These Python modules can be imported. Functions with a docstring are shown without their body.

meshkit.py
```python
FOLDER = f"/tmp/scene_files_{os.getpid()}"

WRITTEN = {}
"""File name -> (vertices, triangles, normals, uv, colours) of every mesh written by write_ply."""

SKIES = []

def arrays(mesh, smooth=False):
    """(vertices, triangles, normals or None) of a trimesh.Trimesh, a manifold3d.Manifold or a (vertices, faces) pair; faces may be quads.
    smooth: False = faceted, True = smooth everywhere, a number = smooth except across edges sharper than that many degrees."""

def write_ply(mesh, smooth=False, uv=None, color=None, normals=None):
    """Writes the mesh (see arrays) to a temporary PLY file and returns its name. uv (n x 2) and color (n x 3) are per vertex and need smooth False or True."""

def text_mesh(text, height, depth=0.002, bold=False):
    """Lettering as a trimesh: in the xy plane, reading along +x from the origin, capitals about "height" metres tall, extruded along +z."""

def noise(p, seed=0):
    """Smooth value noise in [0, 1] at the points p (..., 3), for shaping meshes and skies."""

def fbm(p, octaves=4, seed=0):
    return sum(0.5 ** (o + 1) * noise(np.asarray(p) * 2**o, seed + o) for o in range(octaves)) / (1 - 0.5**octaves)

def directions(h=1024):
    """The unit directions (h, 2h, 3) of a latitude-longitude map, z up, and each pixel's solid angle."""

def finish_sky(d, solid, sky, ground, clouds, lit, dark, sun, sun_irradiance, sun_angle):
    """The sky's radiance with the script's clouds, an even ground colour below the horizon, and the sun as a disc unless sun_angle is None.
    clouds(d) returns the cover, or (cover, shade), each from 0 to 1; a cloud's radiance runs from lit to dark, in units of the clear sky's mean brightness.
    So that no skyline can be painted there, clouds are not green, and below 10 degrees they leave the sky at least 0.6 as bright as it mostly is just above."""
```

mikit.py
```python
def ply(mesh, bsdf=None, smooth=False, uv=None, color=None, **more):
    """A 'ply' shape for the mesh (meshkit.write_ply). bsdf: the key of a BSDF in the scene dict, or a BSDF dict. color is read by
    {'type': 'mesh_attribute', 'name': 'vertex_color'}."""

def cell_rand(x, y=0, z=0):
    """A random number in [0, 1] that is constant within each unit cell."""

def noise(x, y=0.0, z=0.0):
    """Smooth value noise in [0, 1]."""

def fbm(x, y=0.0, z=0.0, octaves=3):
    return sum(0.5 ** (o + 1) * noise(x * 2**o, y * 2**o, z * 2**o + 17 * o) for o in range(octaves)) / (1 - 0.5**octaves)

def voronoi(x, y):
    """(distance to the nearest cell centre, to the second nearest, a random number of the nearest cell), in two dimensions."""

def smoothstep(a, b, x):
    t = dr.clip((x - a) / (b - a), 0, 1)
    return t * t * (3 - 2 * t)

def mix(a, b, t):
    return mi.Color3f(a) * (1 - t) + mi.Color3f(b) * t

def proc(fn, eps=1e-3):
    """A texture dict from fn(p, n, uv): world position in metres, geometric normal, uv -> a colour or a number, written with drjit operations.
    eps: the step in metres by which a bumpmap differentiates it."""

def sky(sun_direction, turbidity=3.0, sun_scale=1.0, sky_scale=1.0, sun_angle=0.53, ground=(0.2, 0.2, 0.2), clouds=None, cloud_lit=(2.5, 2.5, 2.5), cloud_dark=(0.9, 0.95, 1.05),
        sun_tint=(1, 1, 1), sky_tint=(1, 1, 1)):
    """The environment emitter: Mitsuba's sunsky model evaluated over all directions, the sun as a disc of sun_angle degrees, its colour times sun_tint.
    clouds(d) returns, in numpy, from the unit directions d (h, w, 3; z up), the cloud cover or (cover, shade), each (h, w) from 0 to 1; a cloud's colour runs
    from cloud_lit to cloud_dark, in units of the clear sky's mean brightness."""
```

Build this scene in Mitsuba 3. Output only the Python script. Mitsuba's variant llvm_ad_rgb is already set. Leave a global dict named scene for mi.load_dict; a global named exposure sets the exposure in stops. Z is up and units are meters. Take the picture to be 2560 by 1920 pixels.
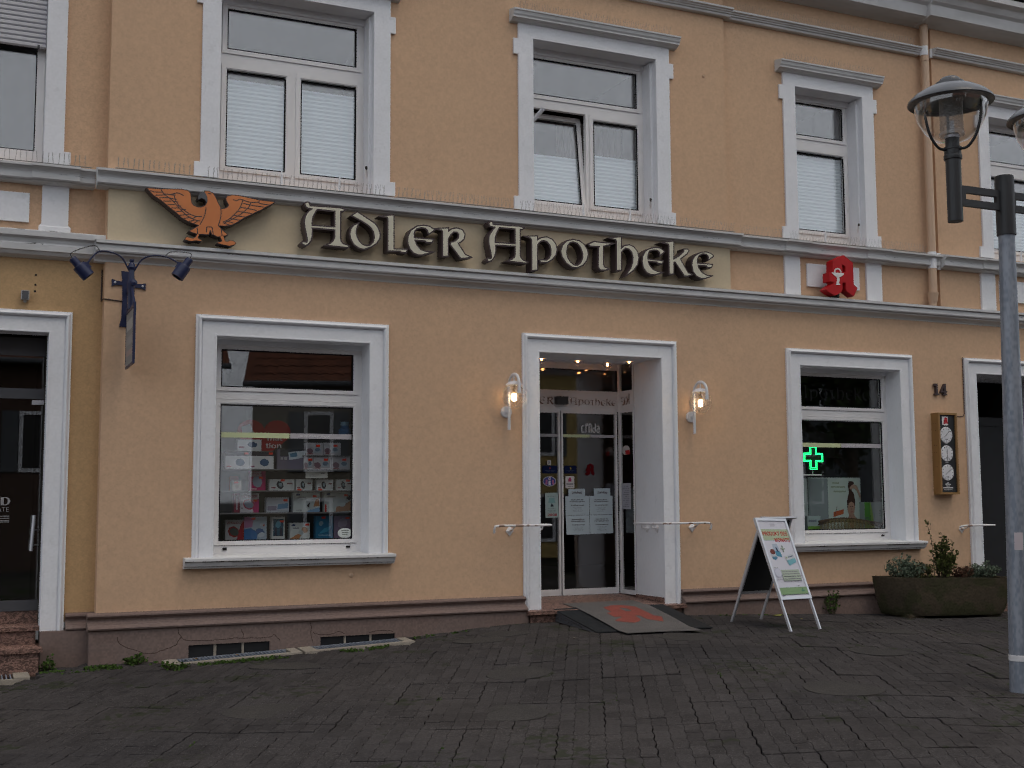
import math, random, numpy as np, trimesh, mitsuba as mi, mikit, meshkit
import drjit as dr
from shapely.geometry import Polygon, LineString, Point, box as sbox
from shapely.ops import unary_union
from shapely import affinity
from mikit import noise, fbm, voronoi, cell_rand, smoothstep, mix
random.seed(7)
rng = np.random.default_rng(7)
scene, labels = {}, {}

# ------------------------------------------------------------------ camera, sky, exposure
CAM = np.array([-5.7837, -12.0087, 1.1867])
F, YAW, PITCH, ROLL = 3020.83, 0.425731, 0.096434, -0.005496
def cam_axes():
    cy, sy, cp, sp = math.cos(YAW), math.sin(YAW), math.cos(PITCH), math.sin(PITCH)
    fwd = np.array([sy*cp, cy*cp, sp]); right = np.array([cy, -sy, 0.0]); up = np.cross(right, fwd)
    return math.cos(ROLL)*right + math.sin(ROLL)*up, -math.sin(ROLL)*right + math.cos(ROLL)*up, fwd
_r, _u, _f = cam_axes()
M = np.eye(4); M[:3, 0], M[:3, 1], M[:3, 2], M[:3, 3] = -_r, _u, _f, CAM
scene['camera'] = {'type': 'perspective', 'fov': math.degrees(2*math.atan(1280/F)), 'fov_axis': 'x',
                   'near_clip': 0.05, 'far_clip': 1000.0, 'to_world': mi.ScalarTransform4f(M)}
# overcast: an even grey sky, the sun only a wide soft patch behind the clouds
scene['sky'] = mikit.sky([0.15, -0.45, 0.88], turbidity=3, sun_scale=0.12, sun_angle=30, ground=(0.08, 0.08, 0.08),
                         clouds=lambda d: 1.0, cloud_lit=(2.3, 2.42, 2.62))
exposure = 1.88

# ------------------------------------------------------------------ materials
def two(b): return {'type': 'twosided', 'bsdf': b}
def rough(fn_or_rgb, r=0.6, spec=0.4, metal=0.0):
    c = {'type': 'rgb', 'value': list(fn_or_rgb)} if not callable(fn_or_rgb) else mikit.proc(fn_or_rgb)
    return two({'type': 'principled', 'base_color': c, 'roughness': r, 'specular': spec, 'metallic': metal})
def diffuse(fn_or_rgb):
    c = {'type': 'rgb', 'value': list(fn_or_rgb)} if not callable(fn_or_rgb) else mikit.proc(fn_or_rgb)
    return two({'type': 'diffuse', 'reflectance': c})
def bumped(b, fn, scale, eps=1e-3):
    return two({'type': 'bumpmap', 'tex': mikit.proc(fn, eps), 'scale': scale, 'bsdf': b['bsdf']})

def plaster_col(a, b):
    def fn(p, n, uv):
        big = fbm(p.x*0.9, p.z*0.9, p.y)
        mid = noise(p.x*7, p.z*7, p.y*7)
        g = noise(p.x*85, p.z*85, p.y*85)
        g2 = noise(p.x*33+5, p.z*33, p.y*33)
        return mix(a, b, dr.clip(big*1.2-0.1 + 0.3*(mid-0.5), 0, 1)) * (0.88 + 0.15*g + 0.09*g2)
    return fn
grain = lambda p, n, uv: noise(p.x*110, p.z*110, p.y*110) + 0.5*noise(p.x*45, p.z*45, p.y*45)
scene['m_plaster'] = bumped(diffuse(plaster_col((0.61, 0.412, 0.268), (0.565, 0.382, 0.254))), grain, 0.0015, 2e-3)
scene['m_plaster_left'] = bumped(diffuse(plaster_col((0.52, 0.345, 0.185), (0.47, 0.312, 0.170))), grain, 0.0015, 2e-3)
def white_col(p, n, uv):
    d = fbm(p.x*2.5, p.z*4, p.y*4); s = noise(p.x*60, p.z*60, p.y*60)
    spot = smoothstep(0.70, 0.80, noise(p.x*11, p.z*11, p.y*11+3)*0.6 + 0.4*noise(p.x*37, p.z*37, p.y*37))
    return mix((0.80, 0.81, 0.84), (0.74, 0.75, 0.775), d) * (0.95 + 0.07*s) * (1 - 0.05*spot)
scene['m_white'] = diffuse(white_col)
def ledge_col(p, n, uv):   # moulded ledges: dirt lodged in patches, and black growth on the drip
    d = fbm(p.x*3, p.z*9, p.y*9); blot = fbm(p.x*5+3, p.y*10, p.z*10)
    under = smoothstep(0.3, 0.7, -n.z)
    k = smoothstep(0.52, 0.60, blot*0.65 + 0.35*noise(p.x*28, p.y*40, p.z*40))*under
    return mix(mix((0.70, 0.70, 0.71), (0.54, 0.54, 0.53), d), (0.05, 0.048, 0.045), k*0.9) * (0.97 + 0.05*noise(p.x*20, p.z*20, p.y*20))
scene['m_ledge'] = diffuse(ledge_col)
scene['m_pvc'] = rough((0.70, 0.69, 0.69), 0.4, 0.4)
scene['m_panel'] = diffuse(lambda p, n, uv: mix((0.62, 0.52, 0.37), (0.57, 0.475, 0.335), fbm(p.x*1.5, p.z*3)) * (0.96+0.06*noise(p.x*70, p.z*70)))
scene['m_face'] = rough((0.56, 0.53, 0.42), 0.45, 0.4)
scene['m_brown'] = rough((0.05, 0.032, 0.034), 0.45, 0.45)
scene['m_orange'] = rough(lambda p, n, uv: mix((0.60, 0.205, 0.065), (0.52, 0.17, 0.055), fbm(p.x*6, p.z*6)), 0.45, 0.4)
scene['m_red'] = rough((0.42, 0.005, 0.008), 0.5, 0.3)
scene['m_navy'] = rough((0.012, 0.018, 0.06), 0.35, 0.5)
scene['m_black'] = rough((0.018, 0.019, 0.021), 0.4, 0.5)
scene['m_hat'] = rough((0.07, 0.072, 0.08), 0.38, 0.6)
scene['m_dark'] = diffuse((0.06, 0.056, 0.052))
scene['m_room'] = diffuse((0.07, 0.068, 0.064))
scene['m_shop'] = diffuse((0.035, 0.033, 0.032))
scene['m_gasket'] = diffuse((0.02, 0.02, 0.022))
scene['m_alu'] = rough((0.62, 0.63, 0.66), 0.38, 0.5, 0.75)
scene['m_steel'] = rough(lambda p, n, uv: mix((0.19, 0.215, 0.26), (0.28, 0.305, 0.35), smoothstep(0.3, 0.7, 0.55*noise(p.x*45, p.y*45, p.z*4)+0.45*noise(p.x*80, p.y*80, p.z*30))), 0.5, 0.5, 0.35)
scene['m_lampwhite'] = rough((0.62, 0.61, 0.62), 0.35, 0.5)
scene['m_blind'] = diffuse((0.52, 0.60, 0.64))
scene['m_curtain'] = diffuse((0.17, 0.16, 0.15))
scene['m_shutter'] = rough((0.50, 0.495, 0.52), 0.5, 0.3)
scene['m_print'] = two({'type': 'diffuse', 'reflectance': {'type': 'mesh_attribute', 'name': 'vertex_color'}})
scene['m_gloss'] = two({'type': 'principled', 'base_color': {'type': 'mesh_attribute', 'name': 'vertex_color'}, 'roughness': 0.3, 'specular': 0.5})
scene['m_glass'] = {'type': 'thindielectric', 'int_ior': 1.52}
scene['m_glass_upper'] = {'type': 'thindielectric', 'int_ior': 1.8}   # upper panes, index raised so that they mirror more sky
scene['m_globe'] = {'type': 'blendbsdf', 'weight': 0.045, 'a': {'type': 'null'}, 'b': two({'type': 'roughconductor', 'alpha': 0.12, 'material': 'none', 'specular_reflectance': {'type': 'rgb', 'value': [0.9, 0.9, 0.92]}})}
scene['m_ribbed'] = {'type': 'blendbsdf', 'weight': 0.42, 'a': {'type': 'null'}, 'b': two({'type': 'principled', 'base_color': {'type': 'rgb', 'value': [0.5, 0.5, 0.5]}, 'roughness': 0.15, 'specular': 0.8})}
def plinth_col(p, n, uv):
    d = fbm(p.x*1.6, p.z*3, p.y*3); g = noise(p.x*60, p.z*60, p.y*60); patch = smoothstep(0.5, 0.54, fbm(p.x*1.1+7, p.z*1.7))
    return mix(mix((0.215, 0.158, 0.140), (0.170, 0.124, 0.110), d), (0.195, 0.148, 0.134), patch*0.7) * (0.85 + 0.28*g)
scene['m_plinth'] = bumped(diffuse(plinth_col), grain, 0.003, 2e-3)
scene['m_crack'] = diffuse((0.075, 0.052, 0.045))
def granite_col(p, n, uv):
    v = noise(p.x*90, p.y*90, p.z*90); w = noise(p.x*38+9, p.y*38, p.z*38)
    return mix((0.075, 0.044, 0.035), (0.25, 0.145, 0.115), smoothstep(0.3, 0.72, 0.6*v+0.4*w))
scene['m_granite'] = rough(granite_col, 0.5, 0.4)
scene['m_concrete'] = diffuse(lambda p, n, uv: mix((0.36, 0.32, 0.27), (0.27, 0.24, 0.20), fbm(p.x*6, p.y*6, p.z*6)) * (0.85+0.28*noise(p.x*80, p.y*80, p.z*80)))
# pavers: rows run across the viewing direction; tone changes from stone to stone
PA = math.radians(28.0); PC, PS = math.cos(PA), math.sin(PA)
def paver_col(p, n, uv):
    s = noise(p.x*140, p.y*140, p.z*20); s2 = noise(p.x*60, p.y*60); d = fbm(p.x*0.8, p.y*0.8)
    u = p.x*PC - p.y*PS; v = p.x*PS + p.y*PC
    tone = cell_rand(dr.floor(u/0.1033), dr.floor(v/0.205)); pack = cell_rand(dr.floor(u/0.62)+50, dr.floor(v/0.82)+9)
    moss = smoothstep(0.66, 0.74, fbm(p.x*2.2+4, p.y*2.2)*0.7 + 0.3*noise(p.x*25, p.y*25))
    c = mix((0.074, 0.066, 0.063), (0.058, 0.054, 0.055), d) * (0.70 + 0.22*tone + 0.16*pack) * (0.62 + 0.5*s + 0.26*s2)
    c = mix(c, (0.15, 0.14, 0.135), smoothstep(0.86, 0.93, s)*0.6)
    return mix(c, (0.034, 0.040, 0.022), moss*0.6)
scene['m_paver'] = bumped(diffuse(paver_col), lambda p, n, uv: noise(p.x*150, p.y*150, p.z*20), 0.003, 1e-3)
scene['m_joint'] = diffuse(lambda p, n, uv: mix((0.040, 0.036, 0.034), (0.022, 0.030, 0.013), smoothstep(0.5, 0.68, fbm(p.x*3, p.y*3))) * (0.7+0.5*noise(p.x*90, p.y*90)))
scene['m_patch'] = diffuse(lambda p, n, uv: mix((0.074, 0.068, 0.063), (0.060, 0.056, 0.054), fbm(p.x*5, p.y*5)) * (0.7+0.5*noise(p.x*130, p.y*130)))
scene['m_asphalt'] = diffuse(lambda p, n, uv: mix((0.05, 0.05, 0.052), (0.04, 0.04, 0.041), fbm(p.x*0.7, p.y*0.7)) * (0.75+0.45*noise(p.x*60, p.y*60)))
scene['m_rubber'] = rough(lambda p, n, uv: mix((0.010, 0.011, 0.013), (0.018, 0.020, 0.022), noise(p.x*200, p.y*200, p.z*50)), 0.75, 0.25)
scene['m_mat'] = diffuse(lambda p, n, uv: mix((0.150, 0.140, 0.136), (0.118, 0.111, 0.108), fbm(p.x*8, p.y*8)) * (0.75+0.45*noise(p.x*220, p.y*220)))
scene['m_matred'] = diffuse(lambda p, n, uv: mix((0.30, 0.090, 0.072), (0.23, 0.075, 0.062), fbm(p.x*9, p.y*9)) * (0.75+0.45*noise(p.x*220, p.y*220)))
def trough_col(p, n, uv):
    d = fbm(p.x*4, p.y*4, p.z*4); g = noise(p.x*55, p.y*55, p.z*55); m = smoothstep(0.45, 0.62, fbm(p.x*6+2, p.y*6, p.z*6))
    return mix(mix((0.085, 0.068, 0.048), (0.056, 0.047, 0.035), d), (0.046, 0.050, 0.026), m*0.7) * (0.7 + 0.5*g)
scene['m_trough'] = bumped(diffuse(trough_col), lambda p, n, uv: fbm(p.x*40, p.y*40, p.z*40), 0.012, 2e-3)
scene['m_soil'] = diffuse((0.03, 0.024, 0.018))
scene['m_wood'] = rough(lambda p, n, uv: mix((0.30, 0.165, 0.06), (0.22, 0.12, 0.045), fbm(p.x*20, p.y*20, p.z*3)), 0.55, 0.3)
scene['m_bark'] = diffuse((0.07, 0.055, 0.042))
def leaf(a, b, t=0.35): return two({'type': 'diffuse', 'reflectance': mikit.proc(lambda p, n, uv: mix(a, b, cell_rand(dr.floor(p.x*60), dr.floor(p.y*60), dr.floor(p.z*60))))})
scene['m_leafgrey'] = leaf((0.055, 0.085, 0.055), (0.17, 0.20, 0.15))
scene['m_leafdark'] = leaf((0.040, 0.052, 0.018), (0.085, 0.095, 0.030))
scene['m_leafred'] = leaf((0.13, 0.05, 0.035), (0.08, 0.06, 0.04))
scene['m_weed'] = leaf((0.035, 0.07, 0.016), (0.07, 0.11, 0.03))
scene['m_tree'] = leaf((0.025, 0.04, 0.014), (0.05, 0.07, 0.025))
scene['m_pipe'] = rough((0.53, 0.37, 0.255), 0.45, 0.4)
scene['m_wire'] = rough((0.30, 0.29, 0.28), 0.4, 0.5, 0.6)
scene['m_rail'] = rough(lambda p, n, uv: mix((0.70, 0.69, 0.69), (0.30, 0.20, 0.16), smoothstep(0.70, 0.76, noise(p.x*24, p.y*24, p.z*24))), 0.4, 0.4)
scene['m_rooftile'] = diffuse(lambda p, n, uv: mix((0.20, 0.085, 0.055), (0.13, 0.062, 0.045), noise(p.x*3.3, p.y*3, p.z*3)))
scene['m_beige'] = diffuse((0.26, 0.23, 0.18))
scene['m_yellowhouse'] = diffuse((0.50, 0.37, 0.16))
scene['m_brickwall'] = diffuse((0.10, 0.065, 0.05))
scene['m_slate'] = diffuse((0.12, 0.13, 0.14))

# ------------------------------------------------------------------ helpers
used = {}
def numbered(key):
    if key not in used:
        used[key] = 0
        return key
    used[key] += 1
    return numbered('%s_%03d' % (key, used[key]))
def obj(name, mesh, mat, parent=None, smooth=False, color=None, **lab):
    key = numbered(parent + '__' + name if parent else name)
    if hasattr(mesh, 'mesh'): mesh = mesh.mesh()
    if color is not None:
        n = len(mesh[0]) if isinstance(mesh, tuple) else len(mesh.vertices)
        col = np.tile(np.asarray(color, float), (n, 1)) if np.ndim(color) == 1 else color
        scene[key] = mikit.ply(mesh, mat or 'm_print', smooth=False, color=col)
    else:
        scene[key] = mikit.ply(mesh, mat, smooth=smooth)
    if lab: labels[key] = lab
    return key
def thing(name, label, category, group=None):
    key = numbered(name); labels[key] = {'label': label, 'category': category}
    if group: labels[key]['group'] = group
    return key
def part(parent, name): return numbered(parent + '__' + name)

BF = np.array([[0,3,2,1],[4,5,6,7],[0,1,5,4],[1,2,6,5],[2,3,7,6],[3,0,4,7]])
class MB:
    def __init__(s): s.v, s.f, s.n = [], [], 0
    def raw(s, v, f):
        v = np.asarray(v, float); f = np.asarray(f, int)
        if f.shape[1] == 4: f = np.vstack([f[:, [0,1,2]], f[:, [0,2,3]]])
        s.v.append(v); s.f.append(f + s.n); s.n += len(v); return s
    def box(s, x0, x1, y0, y1, z0, z1):
        x0, x1 = min(x0,x1), max(x0,x1); y0, y1 = min(y0,y1), max(y0,y1); z0, z1 = min(z0,z1), max(z0,z1)
        return s.raw([(x0,y0,z0),(x1,y0,z0),(x1,y1,z0),(x0,y1,z0),(x0,y0,z1),(x1,y0,z1),(x1,y1,z1),(x0,y1,z1)], BF)
    def tm(s, m): return s.raw(m.vertices, m.faces)
    def poly(s, P, yf, yb):            # shapely polygon in (x, z), front at yf, back at yb
        for g in getattr(P, 'geoms', [P]):
            if g.area < 1e-9: continue
            m = trimesh.creation.extrude_polygon(g, yb - yf, engine='earcut')
            v = m.vertices; s.raw(np.stack([v[:,0], yb - v[:,2], v[:,1]], 1), m.faces)
        return s
    def flat(s, P, h, fn):             # polygon (a, b) extruded to h; fn maps (a, b, c) arrays to the world
        for g in getattr(P, 'geoms', [P]):
            if g.area < 1e-9: continue
            m = trimesh.creation.extrude_polygon(g, h, engine='earcut')
            s.raw(fn(*m.vertices.T), m.faces)
        return s
    def tube(s, pts, r, k=8, cap=True):
        p = np.asarray(pts, float); r = np.broadcast_to(r, (len(p),)); t = np.gradient(p, axis=0)
        t /= np.linalg.norm(t, axis=1, keepdims=True) + 1e-12
        a = np.cross(t, [0.13, 0.91, 0.39]); bad = np.linalg.norm(a, axis=1) < 0.2
        a[bad] = np.cross(t[bad], [1.0, 0, 0.1]); a /= np.linalg.norm(a, axis=1, keepdims=True); b = np.cross(t, a)
        th = np.arange(k)*2*math.pi/k
        v = p[:,None] + r[:,None,None]*(np.cos(th)[None,:,None]*a[:,None] + np.sin(th)[None,:,None]*b[:,None])
        i, j = np.meshgrid(np.arange(len(p)-1), np.arange(k), indexing='ij')
        q = np.stack([i*k+j, i*k+(j+1)%k, (i+1)*k+(j+1)%k, (i+1)*k+j], -1).reshape(-1, 4)
        s.raw(v.reshape(-1,3), q)
        if cap:
            for e, c in ((0, p[0]), (len(p)-1, p[-1])):
                s.raw(np.vstack([v[e], c]), [(jj, (jj+1)%k, k) for jj in range(k)])
        return s
    def lathe(s, prof, c, k=24, axis=None):
        pr = np.asarray(prof, float); th = np.arange(k)*2*math.pi/k
        v = np.stack([pr[:,0][:,None]*np.cos(th), pr[:,0][:,None]*np.sin(th), np.repeat(pr[:,1][:,None], k, 1)], -1)
        if axis is not None:
            z = np.asarray(axis, float); z = z/np.linalg.norm(z); x = np.cross([0,0,1] if abs(z[2]) < 0.9 else [1,0,0], z); x /= np.linalg.norm(x)
            v = v @ np.stack([x, np.cross(z, x), z])
        i, j = np.meshgrid(np.arange(len(pr)-1), np.arange(k), indexing='ij')
        q = np.stack([i*k+j, i*k+(j+1)%k, (i+1)*k+(j+1)%k, (i+1)*k+j], -1).reshape(-1, 4)
        return s.raw((v + np.asarray(c)).reshape(-1,3), q)
    def run(s, prof, x0, x1, caps=True):   # closed or open profile of (y, z) pulled along x
        pr = np.asarray(prof, float); n = len(pr)
        v = np.vstack([np.column_stack([np.full(n, x), pr]) for x in (x0, x1)])
        s.raw(v, [(i, i+1, n+i+1, n+i) for i in range(n-1)])
        if caps:
            P = Polygon(pr)
            if P.is_valid and P.area > 1e-7:
                tv, tf = trimesh.creation.triangulate_polygon(P, engine='earcut')
                for x in (x0, x1): s.raw(np.column_stack([np.full(len(tv), x), tv]), tf)
        return s
    def mesh(s): return np.vstack(s.v), np.vstack(s.f)
def rect(x0, x1, z0, z1): return sbox(min(x0,x1), min(z0,z1), max(x0,x1), max(z0,z1))
def text_on_wall(txt, x0, z0, h, yf, width=None, bold=False, depth=0.002):
    m = meshkit.text_mesh(txt, h, depth, bold); v = np.array(m.vertices)
    if width: v[:,0] *= width/(v[:,0].max()-v[:,0].min())
    v[:,0] -= v[:,0].min()
    return np.stack([x0+v[:,0], yf-v[:,2]+depth*0, z0+v[:,1]], 1), np.array(m.faces)
def glyph(polys):
    add, hole, h = [], [], False
    for p in polys:
        if isinstance(p, str): h = True; continue
        (hole if h else add).append(Polygon(np.array(p)/1000.0).buffer(0)); h = False
    P = unary_union(add)
    for q in hole: P = P.difference(q)
    return P.buffer(0.004).buffer(-0.004)
def densify(pts, n=4):   # Catmull-Rom through the points
    p = np.asarray(pts, float); q = np.vstack([2*p[0]-p[1], p, 2*p[-1]-p[-2]]); out = []
    for i in range(1, len(q)-2):
        for t in np.arange(n)/n:
            out.append(0.5*((2*q[i]) + (q[i+1]-q[i-1])*t + (2*q[i-1]-5*q[i]+4*q[i+1]-q[i+2])*t*t + (3*q[i]-q[i-1]-3*q[i+1]+q[i+2])*t**3))
    return np.vstack(out + [p[-1]])

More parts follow.
